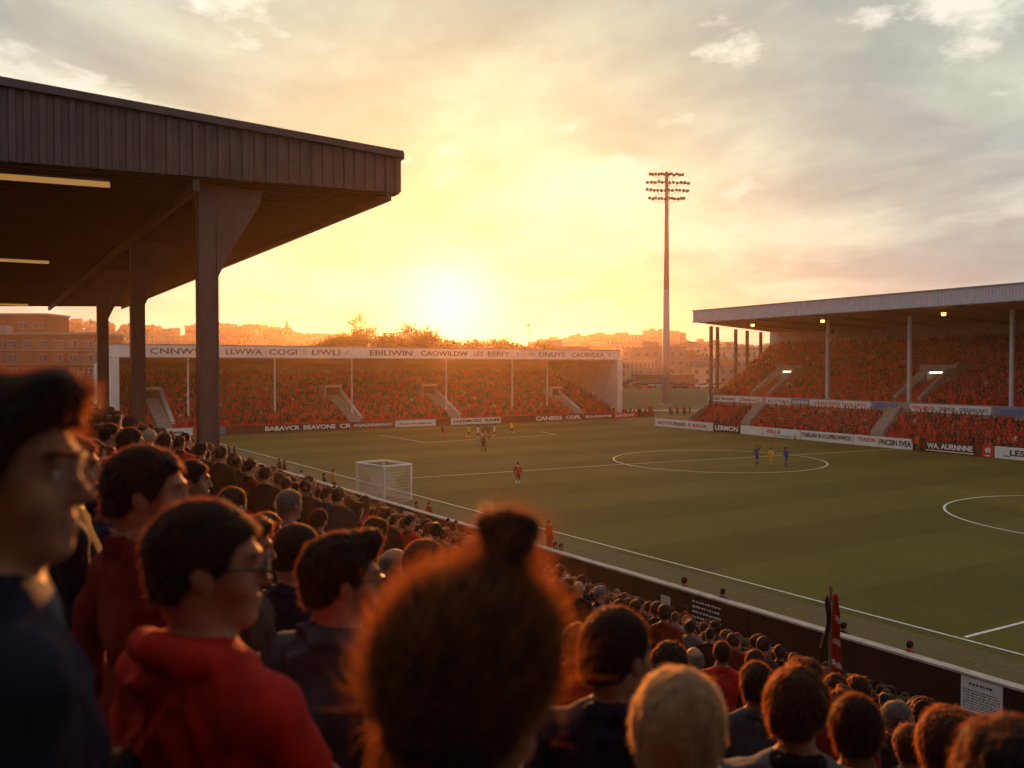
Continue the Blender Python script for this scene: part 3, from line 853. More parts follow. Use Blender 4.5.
# ================================================================ people: one skin grown over a posed figure
def smin(a, b, k):
    h = np.clip(.5 + .5 * (b - a) / k, 0, 1)
    return b * (1 - h) + a * h - k * h * (1 - h)
def d_ell(p, c, r):
    q = p - np.array(c, np.float32); r = np.array(r, np.float32)
    k0 = np.sqrt(((q / r) ** 2).sum(-1)); k1 = np.sqrt(((q / (r * r)) ** 2).sum(-1)) + 1e-9
    return k0 * (k0 - 1) / k1
def d_cap(p, a, b, ra, rb):
    a = np.array(a, np.float32); b = np.array(b, np.float32)
    ab = b - a; t = np.clip(((p - a) @ ab) / (ab @ ab), 0, 1)
    return np.sqrt(((p - a - t[..., None] * ab) ** 2).sum(-1)) - (ra + (rb - ra) * t)
def d_prim(p, pr):
    return d_ell(p, pr[1], pr[2]) if pr[0] == 'e' else d_cap(p, *pr[1:5])
def surface_nets(xs, ys, zs, D):
    s = D < 0
    nx, ny, nz = D.shape
    cs = [s[i:nx - 1 + i, j:ny - 1 + j, k:nz - 1 + k] for i in (0, 1) for j in (0, 1) for k in (0, 1)]
    cnt = sum(c.astype(np.int8) for c in cs)
    act = (cnt > 0) & (cnt < 8)
    I, J, K = np.nonzero(act)
    acc = np.zeros((len(I), 3)); num = np.zeros(len(I))
    corners = [(i, j, k) for i in (0, 1) for j in (0, 1) for k in (0, 1)]
    for a in range(8):
        for b in range(a + 1, 8):
            ca, cb = corners[a], corners[b]
            if sum(abs(x - y) for x, y in zip(ca, cb)) != 1: continue
            da = D[I + ca[0], J + ca[1], K + ca[2]]; db = D[I + cb[0], J + cb[1], K + cb[2]]
            cr = (da < 0) != (db < 0)
            t = np.where(cr, da / np.where(cr, da - db, 1), 0)
            pa_ = np.stack([xs[I + ca[0]], ys[J + ca[1]], zs[K + ca[2]]], 1); pb_ = np.stack([xs[I + cb[0]], ys[J + cb[1]], zs[K + cb[2]]], 1)
            acc += np.where(cr[:, None], pa_ + (pb_ - pa_) * t[:, None], 0); num += cr
    V = acc / np.maximum(num, 1)[:, None]
    vid = -np.ones(act.shape, np.int64); vid[I, J, K] = np.arange(len(I))
    F = []
    for ax in range(3):
        sl0 = [slice(None)] * 3; sl1 = [slice(None)] * 3
        sl0[ax] = slice(0, -1); sl1[ax] = slice(1, None)
        a, b = s[tuple(sl0)], s[tuple(sl1)]
        o = [x for x in range(3) if x != ax]
        inner = [slice(None)] * 3
        for x in o: inner[x] = slice(1, -1)
        dif = (a != b)[tuple(inner)]
        idx_ = np.nonzero(dif)
        pos = [None] * 3
        pos[ax] = idx_[ax]
        for x in o: pos[x] = idx_[x] + 1
        flip = a[tuple(pos)]
        def cell(du, dv):
            q = [pos[0].copy(), pos[1].copy(), pos[2].copy()]
            q[o[0]] = q[o[0]] - du; q[o[1]] = q[o[1]] - dv
            return vid[q[0], q[1], q[2]]
        f = np.stack([cell(1, 1), cell(0, 1), cell(0, 0), cell(1, 0)], 1)
        if ax == 1: flip = ~flip
        f = np.where(flip[:, None], f, f[:, ::-1])
        F.append(f)
    F = np.concatenate(F)
    return V, F[(F >= 0).all(1)]
def grid_axis(parts):
    out = []
    for a, b, st in parts:
        out.append(np.arange(a, b, st))
    out.append([parts[-1][1]])
    return np.concatenate(out)
def lump(p, sc, amp, seed):
    """cheap smooth pseudo noise"""
    r_ = np.random.default_rng(seed); v = 0
    for i in range(5):
        k = r_.normal(size=3) * sc * (1 + .5 * i); ph = r_.uniform(0, 6.28)
        v = v + np.sin(p @ k.astype(np.float32) + ph) / (1 + .5 * i)
    return v * amp / 2.2

def rot_about(p, piv, yaw, pitch, roll=0.0):
    Rm = np.array((Euler((pitch, roll, 0), 'XYZ').to_matrix() if False else (Matrix.Rotation(yaw, 3, 'Z') @ Matrix.Rotation(pitch, 3, 'X') @ Matrix.Rotation(roll, 3, 'Y'))))
    return (p - np.array(piv)) @ Rm + np.array(piv)     # world -> head frame
def rot_fwd(p, piv, yaw, pitch, roll=0.0):
    Rm = np.array(Matrix.Rotation(yaw, 3, 'Z') @ Matrix.Rotation(pitch, 3, 'X') @ Matrix.Rotation(roll, 3, 'Y'))
    return (p - np.array(piv)) @ Rm.T + np.array(piv)
PIV = (0, -.01, 1.50)
ARMS = {
 'down':   [((.20, -.01, 1.385), (.265, -.03, 1.11), (.27, .07, .875)), (0.2, 1, -.6)],
 'front':  [((.20, -.01, 1.385), (.275, .02, 1.12), (.09, .25, 1.10)), (-.7, .6, .1)],
 'fold':   [((.20, .0, 1.385), (.265, .10, 1.14), (.02, .24, 1.17)), (-1, .15, .05)],
 'raise':  [((.20, -.01, 1.40), (.30, .08, 1.55), (.24, .14, 1.80)), (-.1, .3, 1)],
 'pocket': [((.20, -.01, 1.385), (.29, -.06, 1.12), (.21, .08, .93)), (-.2, .7, -.7)],
}
def figure(arms=('front', 'front'), yaw=0.0, pitch=-.06, fat=1.0, female=False, stride=0.0, seated=False, coat=False, nose=1.0, jaw=1.0, shorts=False, thick=False):
    """primitives of a 1.78 m figure facing +y; group: 0 skin 1 top 2 legs 3 shoes 4 collar"""
    H = []; B = []
    H += [('e', (0, -.018, 1.672), (.077, .099, .092), 0, .03), ('e', (0, .025, 1.605), (.054 * jaw, .064, .087), 0, .03),
          ('e', (0, .067, 1.543), (.024 * jaw, .024, .020), 0, .03), ('e', (0, -.055, 1.60), (.056, .05, .07), 0, .03),
          ('e', (0, .082, 1.672), (.050, .014, .011), 0, .018),
          ('c', (0, .086, 1.655), (0, .102 + .008 * nose, 1.617), .0075, .0090, 0, .012), ('e', (0, .095, 1.612), (.0155, .011, .0075), 0, .008),
          ('e', (0, .089, 1.5825), (.021, .0115, .0060), 0, .006), ('e', (0, .087, 1.5690), (.018, .0115, .0070), 0, .006),
          ('e', (.045, .055, 1.615), (.022, .025, .028), 0, .02), ('e', (-.045, .055, 1.615), (.022, .025, .028), 0, .02)]
    for sx in (-1, 1):
        H += [('e', (sx * .081, -.012, 1.632), (.011, .020, .032), 0, .008), ('e', (sx * .090, -.022, 1.643), (.007, .017, .022), 0, .006)]
    B += [('c', (0, -.022, 1.455), (0, -.012, 1.575), .054 if not female else .048, .054 if not female else .046, 0, .03)]
    sw = .168 if not female else .145
    B += [('e', (0, .0, 1.27), (sw + .005, .115 * fat, .17), 1, .08), ('c', (-sw, -.015, 1.405), (sw, -.015, 1.405), .058, .058, 1, .07),
          ('c', (-sw * .45, -.025, 1.45), (sw * .45, -.025, 1.45), .048, .048, 1, .07),
          ('e', (0, .015, 1.09), (.155 * fat, .115 * fat, .15), 1, .08), ('e', (0, -.005, .94), (.168 * fat, .122 * fat, .12), 1 if coat or not shorts else 1, .07)]
    if coat: B += [('c', (0, 0, .95), (0, 0, .68), .16 * fat, .185 * fat, 1, .06)]
    if female: B += [('e', (.07, .09, 1.27), (.07, .06, .07), 1, .04), ('e', (-.07, .09, 1.27), (.07, .06, .07), 1, .04)]
    for a in np.linspace(0, 2 * math.pi, 9)[:-1]:
        b = a + 2 * math.pi / 8
        q = lambda t: (.070 * math.sin(t), -.022 + .070 * math.cos(t), 1.475 - .030 * math.cos(t))
        B += [('c', q(a), q(b), .018, .018, 4, .014)]
        if thick:
            q = lambda t: (.098 * math.sin(t), -.030 + .090 * math.cos(t), 1.468 - .040 * math.cos(t))
            B += [('c', q(a), q(b), .033, .033, 4, .012)]
    hands = []
    for sx, nm in ((1, arms[0]), (-1, arms[1])):
        (S, E_, Wr), hd = ARMS[nm]
        m3 = lambda q: (q[0] * sx * (1 if not female else .93), q[1], q[2])
        S, E_, Wr = m3(S), m3(E_), m3(Wr)
        B += [('c', S, E_, .060 * fat ** .5, .047, 1, .05), ('c', E_, Wr, .047, .035, 1, .035)]
        hands.append((np.array(Wr), np.array((hd[0] * sx, hd[1], hd[2])), sx))
    if seated:
        for sx in (-1, 1):
            B += [('c', (sx * .09, 0, .90), (sx * .11, .40, .88), .088, .066, 2, .05), ('c', (sx * .11, .40, .88), (sx * .11, .42, .50), .060, .042, 2, .04),
                  ('c', (sx * .11, .38, .45), (sx * .12, .56, .44), .042, .036, 3, .03)]
    else:
        for sx in (-1, 1):
            st = stride * sx
            kn = (sx * .095, .03 + st * .5, .49); an = (sx * .10, -.02 + st * (.95 if st > 0 else 1.15), .09 + (0.06 if st < 0 else 0))
            B += [('c', (sx * .088, 0, .88), kn, .089, .060, 2, .05)]
            if shorts:
                B += [('c', kn, an, .055, .038, 0, .03), ('c', (kn[0], kn[1] + (an[1] - kn[1]) * .35, kn[2] - .14), an, .056, .041, 4, .02)]
            else:
                B += [('c', kn, an, .058, .045, 2, .04)]
            B += [('c', (an[0], an[1] - .03, an[2] - .05), (an[0] * 1.12, an[1] + .15, an[2] - .06), .042, .034, 3, .03)]
    return dict(H=H, B=B, hands=hands, yaw=yaw, pitch=pitch, seated=seated)

_hand = {}
def hand_mesh(res=.006):
    if res in _hand: return _hand[res]
    pr = [('e', (0, .048, 0), (.040, .048, .016), 0, .02), ('c', (0, -.01, 0), (0, .03, 0), .026, .027, 0, .02)]
    for i, (x, ln) in enumerate(((-.031, .060), (-.010, .074), (.011, .070), (.031, .055))):
        b = (x, .085, 0); m_ = (x * 1.06, .085 + ln * .45, -.010); e = (x * 1.08, .085 + ln * .78, -.036)
        pr += [('c', b, m_, .0092, .0085, 0, .004), ('c', m_, e, .0085, .0072, 0, .004)]
    pr += [('c', (-.030, .020, -.004), (-.055, .050, -.016), .0125, .0105, 0, .012), ('c', (-.055, .050, -.016), (-.052, .080, -.026), .0100, .0085, 0, .004)]
    xs = np.arange(-.08, .07, res); ys = np.arange(-.05, .18, res); zs = np.arange(-.07, .04, res)
    G = np.stack(np.meshgrid(xs, ys, zs, indexing='ij'), -1).astype(np.float32)
    D = None
    for p_ in pr:
        d = d_prim(G, p_); D = d if D is None else smin(D, d, p_[-1])
    _hand[res] = surface_nets(xs, ys, zs, D)
    return _hand[res]

def grow(fig, fine=True, seed=0, wrinkle=.006):
    """-> V, F, face groups"""
    st = dict(hero=(.0075, .022), mid=(.014, .034), low=(.034, .075), tiny=(.055, .11))[fine]
    f, c = st
    ylo, yhi = (-.26, .34) if not fig['seated'] else (-.26, .66)
    stx = max(abs(v) for p_ in fig['B'] for v in ((p_[1][1], p_[2][1]) if p_[0] == 'c' else (p_[1][1],)))
    yhi = max(yhi, stx + .12); ylo = min(ylo, -stx - .12 if stx > .45 else ylo)
    xs = grid_axis([(-.42, -.13, c), (-.13, .13, f), (.13, .42, c)])
    ys = grid_axis([(ylo, -.15, c), (-.15, .16, f), (.16, yhi, c)])
    zb = .4 if fig['seated'] else -.02
    top = 2.02 if any(h[0][2] > 1.7 for h in fig['hands']) else 1.82
    zs = grid_axis([(zb, 1.40, c), (1.40, 1.80, f), (1.80, top, c)] if top > 1.9 else [(zb, 1.40, c), (1.40, 1.80, f)])
    G = np.stack(np.meshgrid(xs, ys, zs, indexing='ij'), -1).astype(np.float32)
    D = np.full(G.shape[:3], 1.0, np.float32)
    first = True
    for p_ in fig['B']:
        d = d_prim(G, p_)
        D = d if first else smin(D, d, p_[-1]); first = False
    if wrinkle:
        wr_ = lump(G * np.array([1, 1, .55], np.float32), 26, wrinkle, seed) + lump(G, 9, wrinkle * .9, seed + 1)
        q_ = lump(G, 6, 1.6, seed + 2)
        for kv in ((16, 10, 22), (-16, 10, 22)):
            D = D - wrinkle * 1.1 * (1 - np.abs(np.sin(G @ (np.array(kv, np.float32)) + q_ * 2.2))) ** 2 * 1.9 * np.clip(lump(G, 7, 1.5, seed + 9), 0, 1)
        D = D + wr_ * np.clip((1.44 - G[..., 2]) / .08, 0, 1)
    k0 = int(np.searchsorted(zs, 1.42))
    Gh = rot_about(G[:, :, k0:].astype(np.float64), PIV, fig['yaw'], fig['pitch']).astype(np.float32)
    Dh = None
    for p_ in fig['H']:
        d = d_prim(Gh, p_); Dh = d if Dh is None else smin(Dh, d, p_[-1])
    for sx in (-1, 1):      # eye sockets, then the eyeball
        Dh = -smin(-Dh, d_ell(Gh, (sx * .031, .098, 1.650), (.019, .016, .011)), .010)
        Dh = np.minimum(Dh, d_ell(Gh, (sx * .031, .0765, 1.650), (.0118, .0118, .0118)))
        Dh = smin(Dh, d_ell(Gh, (sx * .031, .083, 1.6565), (.0155, .009, .0045)), .005)
    if f < .02: Dh = -smin(-Dh, d_ell(Gh, (0, .103, 1.5757), (.022, .010, .0018)), .004)
    D[:, :, k0:] = smin(D[:, :, k0:], Dh, .022)
    V, F = surface_nets(xs, ys, zs, D)
    cen = V[F].mean(1).astype(np.float32)
    cenh = rot_about(cen.astype(np.float64), PIV, fig['yaw'], fig['pitch']).astype(np.float32)
    best = np.full(len(F), 9.0); grp = np.zeros(len(F), int)
    for p_ in fig['B']:
        d = d_prim(cen, p_) - (.004 if p_[-2] == 4 else 0); g = (d < best) & ((p_[-2] != 0) | (cen[:, 2] > 1.455) | (cen[:, 2] < .8)); best[g] = d[g]; grp[g] = p_[-2]
    for p_ in fig['H']:
        d = d_prim(cenh, p_); g = (d < best) & (cen[:, 2] > 1.44); best[g] = d[g]; grp[g] = 0
    inner = (np.abs(cen[:, 0]) < .21) & (cen[:, 1] < .2)
    hem = (fig['seated'] and .86) or .84
    grp[(grp == 2) & inner & (cen[:, 2] > hem)] = 1
    grp[(grp == 1) & (np.abs(cen[:, 0]) < .19) & (np.abs(cen[:, 1]) < .2) & (cen[:, 2] < hem)] = 2
    if fine == 'hero':
        for sx in (-1, 1):
            q_ = cenh - np.array([sx * .031, .0765, 1.650], np.float32); dq = np.linalg.norm(q_, axis=1)
            ey = (dq < .0132) & (q_[:, 1] > .003); grp[ey] = 5
            grp[ey & (np.abs(q_[:, 0]) < .0055) & (np.abs(q_[:, 2]) < .0055)] = 6
    if fine in ('hero', 'mid'):
        hv, hf = hand_mesh(.006 if fine == 'hero' else .010)
        for Wp, hd, sx in fig['hands']:
            y = hd / np.linalg.norm(hd); z = np.array([0, .3, 1.0]); z = z - y * (z @ y); z /= np.linalg.norm(z); x = np.cross(y, z)
            q = hv.copy(); ff = hf
            if sx < 0: q[:, 0] *= -1; ff = hf[:, ::-1]
            q = q[:, :1] * x + q[:, 1:2] * y + q[:, 2:] * z + Wp + y * .015
            F = np.concatenate([F, ff + len(V)]); V = np.concatenate([V, q]); grp = np.concatenate([grp, np.zeros(len(ff), int)])
    return V, F, grp

def hair_shell(fig, style, fine='hero', seed=0):
    """the mass of the hair, in the head's frame then turned with the head"""
    f = dict(hero=.008, mid=.014, low=.034, tiny=.05)[fine]
    long_ = style in ('long', 'bun')
    hang = style == 'long'
    xs = np.arange(-.15, .151, f); ys = np.arange(-.19, .16, f); zs = np.arange(1.36 if long_ else 1.50, 1.92, f)
    G = np.stack(np.meshgrid(xs, ys, zs, indexing='ij'), -1).astype(np.float32)
    th_ = dict(short=.013, crop=.007, curly=.030, quiff=.018, long=.024, bun=.034, bald=.004, side=.02, cap=.016)[style]
    wd_, ht_ = (.003, -.008) if style == 'bun' else (0, 0)
    D = d_ell(G, (0, -.020, 1.674), (.079 + th_ + wd_, .101 + th_, .093 + th_ + ht_))
    D = smin(D, d_ell(G, (0, -.058, 1.60), (.060 + th_ * .8, .052 + th_ * .8, .062)), .03)
    if style == 'quiff': D = smin(D, d_ell(G, (0, .062, 1.765), (.055, .04, .030)), .03)
    if style == 'side': D = smin(D, d_ell(G, (.02, .05, 1.757), (.06, .045, .024)), .03)
    # hairline: high over the brow, down the sideburns, down to the nape
    y = G[..., 1]
    line = np.interp(y, [-.12, -.06, -.035, -.012, .0, .025, .045, .085], [1.582, 1.588, 1.622, 1.668, 1.628, 1.650, 1.70, 1.722])
    if style == 'bald': line = np.interp(y, [-.12, -.03, -.01, .02, .05], [1.56, 1.61, 1.65, 1.70, 1.74])
    if long_: line = np.interp(y, [-.12, -.02, .0, .02, .05, .085], [1.38, 1.40, 1.44, 1.60, 1.70, 1.73])
    if style == 'cap': line = np.interp(y, [-.12, -.03, .05, .10], [1.66, 1.67, 1.70, 1.71])
    if style == 'bun': line = np.interp(y, [-.14, -.09, -.03, -.01, .01, .03, .05, .085], [1.50, 1.50, 1.56, 1.60, 1.625, 1.665, 1.71, 1.73])
    if hang:
        D = smin(D, d_cap(G, (0, -.06, 1.66), (0, -.075, 1.44), .085, .06), .04)
        for sx in (-1, 1): D = smin(D, d_cap(G, (sx * .075, -.02, 1.66), (sx * .085, -.02, 1.46), .034, .025), .03)
    if style == 'bald': D = np.maximum(D, G[..., 2] - 1.715)
    D = np.maximum(D, (line - G[..., 2]) * .8)
    if style == 'bun':
        D = smin(D, d_ell(G, (0, .03, 1.785), (.022, .024, .03)), .015)
        for a in np.linspace(0, 2 * math.pi, 8)[:-1]:
            b = a + 2 * math.pi / 7
            q = lambda t: (.036 * math.sin(t), (.03 + .012 * math.sin(2 * t)), 1.828 + .028 * math.cos(t))
            D = smin(D, d_cap(G, q(a), q(b), .014, .014), .008)
    if style == 'cap': D = np.minimum(D, np.maximum(d_ell(G, (0, .10, 1.705), (.075, .075, .012)), -.12 - G[..., 1] * -1 - .2))
    amp = dict(short=.0045, crop=.0015, curly=.011, quiff=.006, long=.006, bun=.006, bald=.001, side=.005, cap=0)[style]
    if amp and fine in ('hero', 'mid'):
        Gs = G * np.array([1, 1, .28 if long_ else .7], np.float32)
        D = D + lump(Gs, 70 if style != 'curly' else 60, amp * (.6 if long_ else 1), seed) + lump(Gs, 160, amp * .5, seed + 5)
    V, F = surface_nets(xs, ys, zs, D)
    return V, F
def strands(V, F, n, length, width, seed, lift=.30, wob=.42, to=None):
    """locks lying along the head: they run back and down from the brow (or up to a bun), a few fly away"""
    r_ = np.random.default_rng(seed)
    a, b, c, d = (V[F[:, i]] for i in range(4))
    nr = np.cross(c - a, d - b); ar = np.linalg.norm(nr, axis=1); nr /= np.maximum(ar, 1e-12)[:, None]
    pk = r_.choice(len(F), n, p=ar / ar.sum())
    u, v_ = r_.random((2, n, 1))
    p = (a[pk] * (1 - u) + b[pk] * u) * (1 - v_) + (d[pk] * (1 - u) + c[pk] * u) * v_
    nn = nr[pk]
    unit = lambda q: q / np.maximum(np.linalg.norm(q, axis=1), 1e-9)[:, None]
    if to is None:
        fl = p - np.array([.03, .03, 1.79]); fl = fl + np.array([0, -.05, -.03])
        cl_ = lump(p.astype(np.float32), 45, .8, seed + 3)[:, None]
        fl = unit(fl) + cl_ * np.cross(nn, unit(fl))
    else:
        fl = unit(np.array(to) - p)
        low = p[:, 2] < 1.60
        fl[low] = np.array([0, -.1, -1.0])
    fl = unit(fl - nn * (fl * nn).sum(1)[:, None])
    fly = (r_.random((n, 1)) < .07) * r_.uniform(.3, 1.0, (n, 1))
    dirn = unit(fl + nn * (lift + fly) + r_.normal(size=(n, 3)) * wob * .55)
    ln = length * r_.uniform(.45, 1.2, (n, 1))
    side = unit(np.cross(dirn, nn + r_.normal(size=(n, 3)) * .5))
    mid = p + dirn * ln * .5
    dir2 = unit(fl * 1.1 - nn * .10 + nn * fly + np.array([0, 0, -.25]) + r_.normal(size=(n, 3)) * wob * .5)
    tip = mid + dir2 * ln * .55
    p = p - dirn * .003
    SV = np.stack([p - side * width / 2, p + side * width / 2, mid + side * width * .4, mid - side * width * .4, tip + side * width * .08, tip - side * width * .08], 1).reshape(-1, 3)
    o = np.arange(n)[:, None] * 6
    SF = np.concatenate([o + np.array([[0, 1, 2, 3]]), o + np.array([[3, 2, 4, 5]])])
    return SV, SF

def hair_mat(name, base, tr, f=.5):
    m = bpy.data.materials.new(name); m.use_nodes = True
    t = m.node_tree; t.nodes.clear()
    out = N(t, 'ShaderNodeOutputMaterial'); p = N(t, 'ShaderNodeBsdfPrincipled')
    p.inputs['Base Color'].default_value = (*base, 1); p.inputs['Roughness'].default_value = .6; p.inputs['Specular IOR Level'].default_value = .25
    q = N(t, 'ShaderNodeBsdfTranslucent'); q.inputs[0].default_value = (*tr, 1)
    mx = N(t, 'ShaderNodeMixShader'); mx.inputs[0].default_value = f
    L(t, p.outputs[0], mx.inputs[1]); L(t, q.outputs[0], mx.inputs[2]); L(t, mx.outputs[0], out.inputs[0])
    return m
HAIR = {k: (mat('hair_' + k, b, .75, .35, 60, .4, 180, spec=.15), hair_mat('strand_' + k, b, tr)) for k, b, tr in (
    ('black', (.008, .005, .0045), (.40, .13, .03)), ('brown', (.016, .008, .0055), (.50, .17, .04)), ('auburn', (.030, .012, .006), (.60, .20, .045)),
    ('blond', (.24, .18, .125), (.95, .58, .24)), ('grey', (.11, .10, .09), (.5, .36, .22)))}
SKIN = {k: mat('skin_' + k, c, .68, .24, 16, .25, 220, spec=.14, detail=8.0) for k, c in (('fair', (.31, .155, .10)), ('tan', (.22, .105, .06)), ('dark', (.10, .05, .032)))}
CLOTH = {k: mat('cloth_' + k, c, .9, .25, 14, .35, 160, spec=.12) for k, c in (
    ('navy', (.015, .012, .030)), ('black', (.013, .0085, .010)), ('red', (.34, .018, .012)), ('maroon', (.12, .012, .010)), ('grey', (.10, .095, .105)), ('slate', (.045, .045, .062)),
    ('white', (.55, .52, .50)), ('yellow', (.70, .42, .03)), ('blue', (.03, .05, .22)), ('brown', (.055, .024, .018)), ('denim', (.03, .035, .06)), ('purple', (.10, .03, .14)), ('orange', (.6, .12, .02)), ('green', (.03, .06, .03)))}
M['eye_white'] = mat('eye_white', (.5, .45, .42), .2, 0, spec=.5)
M['leather'] = mat('leather', (.02, .015, .012), .5, .2, 20)
M['spectacle'] = mat('spectacle_frame', (.02, .015, .012), .3, 0)
def glass_mat():
    m = bpy.data.materials.new('spectacle_lens'); m.use_nodes = True
    t = m.node_tree; t.nodes.clear(); out = N(t, 'ShaderNodeOutputMaterial')
    a = N(t, 'ShaderNodeBsdfTransparent'); b = N(t, 'ShaderNodeBsdfGlossy'); b.inputs['Roughness'].default_value = .05
    mx = N(t, 'ShaderNodeMixShader'); mx.inputs[0].default_value = .15
    L(t, a.outputs[0], mx.inputs[1]); L(t, b.outputs[0], mx.inputs[2]); L(t, mx.outputs[0], out.inputs[0]); return m
M['lens'] = glass_mat()

def spectacles_mesh(fig):
    mb = MB()
    for sx in (-1, 1):
        ring = [(sx * .033 + .022 * math.cos(a), .108 - .006 * abs(math.cos(a)), 1.648 + .017 * math.sin(a)) for a in np.linspace(0, 2 * math.pi, 13)]
        for p_, q in zip(ring, ring[1:]): mb.tube(p_, q, .0030, n=5)
        mb.add(ring[:-1], [tuple(range(12))], 1)
        mb.tube((sx * .055, .102, 1.652), (sx * .082, -.005, 1.655), .0028, n=5)
    mb.tube((-.011, .108, 1.652), (.011, .108, 1.652), .0030, n=5)
    v = rot_fwd(np.array(mb.v), PIV, fig['yaw'], fig['pitch'])
    mb.v = [tuple(p_) for p_ in v]
    return mb.mesh('spectacles', [M['spectacle'], M['lens']])

def person_data(fine, seed, style, n_str=0, slen=.02, swid=.0011, lift=.30, wob=.42, wrinkle=.006, **kw):
    fig = figure(**kw)
    V, F, g = grow(fig, fine, seed, wrinkle)
    hv, hf = hair_shell(fig, style, fine, seed)
    n0 = len(hf)
    if n_str:
        sv, sf = strands(hv, hf, n_str, slen, swid, seed, lift, wob, (0, .03, 1.81) if style == 'bun' else None)
        hf = np.concatenate([hf, sf + len(hv)]); hv = np.concatenate([hv, sv])
    if fine == 'hero':        # eyebrows
        r_ = np.random.default_rng(seed)
        nb = 260
        sx = np.where(np.arange(nb) % 2, 1, -1); t_ = r_.random(nb)
        bp_ = np.stack([sx * (.014 + .036 * t_), .101 - .026 * t_ ** 1.6, 1.6735 + .006 * np.sin(t_ * 2.6) + r_.uniform(-.003, .003, nb)], 1)
        bd = np.stack([sx * .010 * r_.uniform(.6, 1.2, nb), -.004 * t_, .002 + .001 * r_.normal(size=nb)], 1)
        wv = np.array([0, .0006, .0013])
        bv = np.stack([bp_ - wv, bp_ + wv, bp_ + bd + wv * .3, bp_ + bd - wv * .3], 1).reshape(-1, 3)
        hf = np.concatenate([hf, np.arange(nb * 4).reshape(-1, 4) + len(hv)]); hv = np.concatenate([hv, bv])
    hmi = np.zeros(len(hf), int); hmi[n0:] = 1
    hv = rot_fwd(hv, PIV, fig['yaw'], fig['pitch'])
    return dict(fig=fig, V=V, F=F, g=g, hv=hv, hf=hf, hmi=hmi)
def body_mesh(pd, skin, top, legs='denim', collar=None, shoes=None):
    ms = [SKIN[skin], CLOTH[top], CLOTH[legs], M['leather'] if shoes is None else CLOTH[shoes], CLOTH[collar or top], M['eye_white'], M['leather']]
    return np_mesh('person', pd['V'], pd['F'], ms, pd['g'])
def hair_meshes(pd, col):
    return np_mesh('hair', pd['hv'], pd['hf'], list(HAIR[col]), pd['hmi'])
# ================================================================ who stands where
CONC = -0.65
def ground_z(x, y):
    if x < (TROWS - .5) * TRD - .02: return terrace_z(x)
    if x < wall_x(y): return CONC
    return 0.0
def solve_head(u, v, hgt, d0=3.0, d1=200.0, side=None):
    """distance at which a head top seen at (u, v) belongs to somebody hgt tall on the ground there"""
    last = None
    for d in np.geomspace(d0, d1, 1500):
        p = at_d(u, v, d)
        if side == 'pitch' and p[0] < wall_x(p[1]) + .25: continue
        if side == 'stand' and p[0] > wall_x(p[1]) - .2: break
        last = p, d
        if p[2] <= ground_z(p[0], p[1]) + hgt: break
    return last
GROUP_T = 'spectators on the near terrace'
JACKET_WORD = {'slate': 'slate grey', 'denim': 'blue denim'}
people_xy = []
boxes = []          # head boxes of the placed figures (u0, u1, v0, v1, depth)
def put(body, hair, loc, psi, scale, label, group, extra=(), name='person', loose=()):
    o = link(name, body); h = link('hair', hair, o)
    o.location = tuple(loc); o.rotation_euler = (0, 0, -R(HEAD + psi)); o.scale = (scale,) * 3
    tag(o, label, 'person', group)
    for n_, me in extra: link(n_, me, o)
    return o
def hero(u, vtop, d, psi, style, hair_c, skin, top, label, collar=None, arms=('front', 'front'), fine='hero', n_str=2500, slen=.022, specs=False, group=None, swid=None, lift=.30, wob=.42, height=None, **kw):
    p = at_d(u, vtop, d)
    tops = dict(short=1.785, crop=1.775, curly=1.80, quiff=1.80, long=1.79, bun=1.79, bald=1.77, side=1.79, cap=1.785)[style]
    sc_ = height or 1.0
    gz_ = terrace_z(p[0]) if p[0] < 18.9 else CONC
    # keep the figure's feet on its step: its stature follows from where the head is
    sc_ = float(np.clip((p[2] - gz_) / tops, .86, 1.12))
    pd = person_data(fine, int(abs(u) * 7 + vtop), style,  int(n_str * 1.6), slen * 1.5, (swid or max(.0006, d * .00042)) * 1.2, lift=lift, wob=wob, arms=arms, wrinkle=kw.pop('wr', .010), **kw)
    bm = body_mesh(pd, skin, top, collar=collar)
    ex = []
    if specs: ex.append(('spectacles', spectacles_mesh(pd['fig'])))
    o = put(bm, hair_meshes(pd, hair_c), (p[0], p[1], gz_), psi, sc_, label, group or GROUP_T, ex)
    hp = .13 * 859 / d
    boxes.append((u - hp, u + hp, vtop, vtop + 2.1 * hp, d)); people_xy.append((p[0], p[1]))
    print('hero', label[:30], 'X %.2f Y %.2f sc %.3f want %.3f' % (p[0], p[1], sc_, (p[2] - gz_) / tops))
    return o, pd
hero(2, 362, 1.18, 52, 'quiff', 'black', 'fair', 'navy', 'man with thick swept back hair and navy coat in sharp profile', 'slate', ('pocket', 'down'), n_str=5000, slen=.03, swid=.0007, yaw=-0.60)
hero(-8, 466, 1.56, 40, 'short', 'black', 'tan', 'black', 'person in a black hooded jacket half hidden behind the man in the navy coat', 'black', ('front', 'pocket'), n_str=2500, yaw=-.45, thick=True, fat=1.15)
hero(70, 480, 2.85, 60, 'short', 'brown', 'fair', 'black', 'brown haired person in black squeezed between the navy coat and the maroon jacket', 'black', ('front', 'down'), n_str=2500, yaw=-.2, wr=.003)
oF, pF = hero(207, 497, 1.75, 34, 'short', 'black', 'fair', 'red', 'man with spectacles and a bright red wool coat leaning on the terrace', 'red', ('fold', 'front'), specs=True, coat=True, n_str=5000, fat=1.08, slen=.016, thick=True, yaw=-0.70)
hero(147, 444, 2.5, 38, 'short', 'black', 'fair', 'maroon', 'dark haired man in a maroon jacket standing behind the man in the red coat', 'maroon', ('front', 'pocket'), n_str=3500, yaw=-0.66)
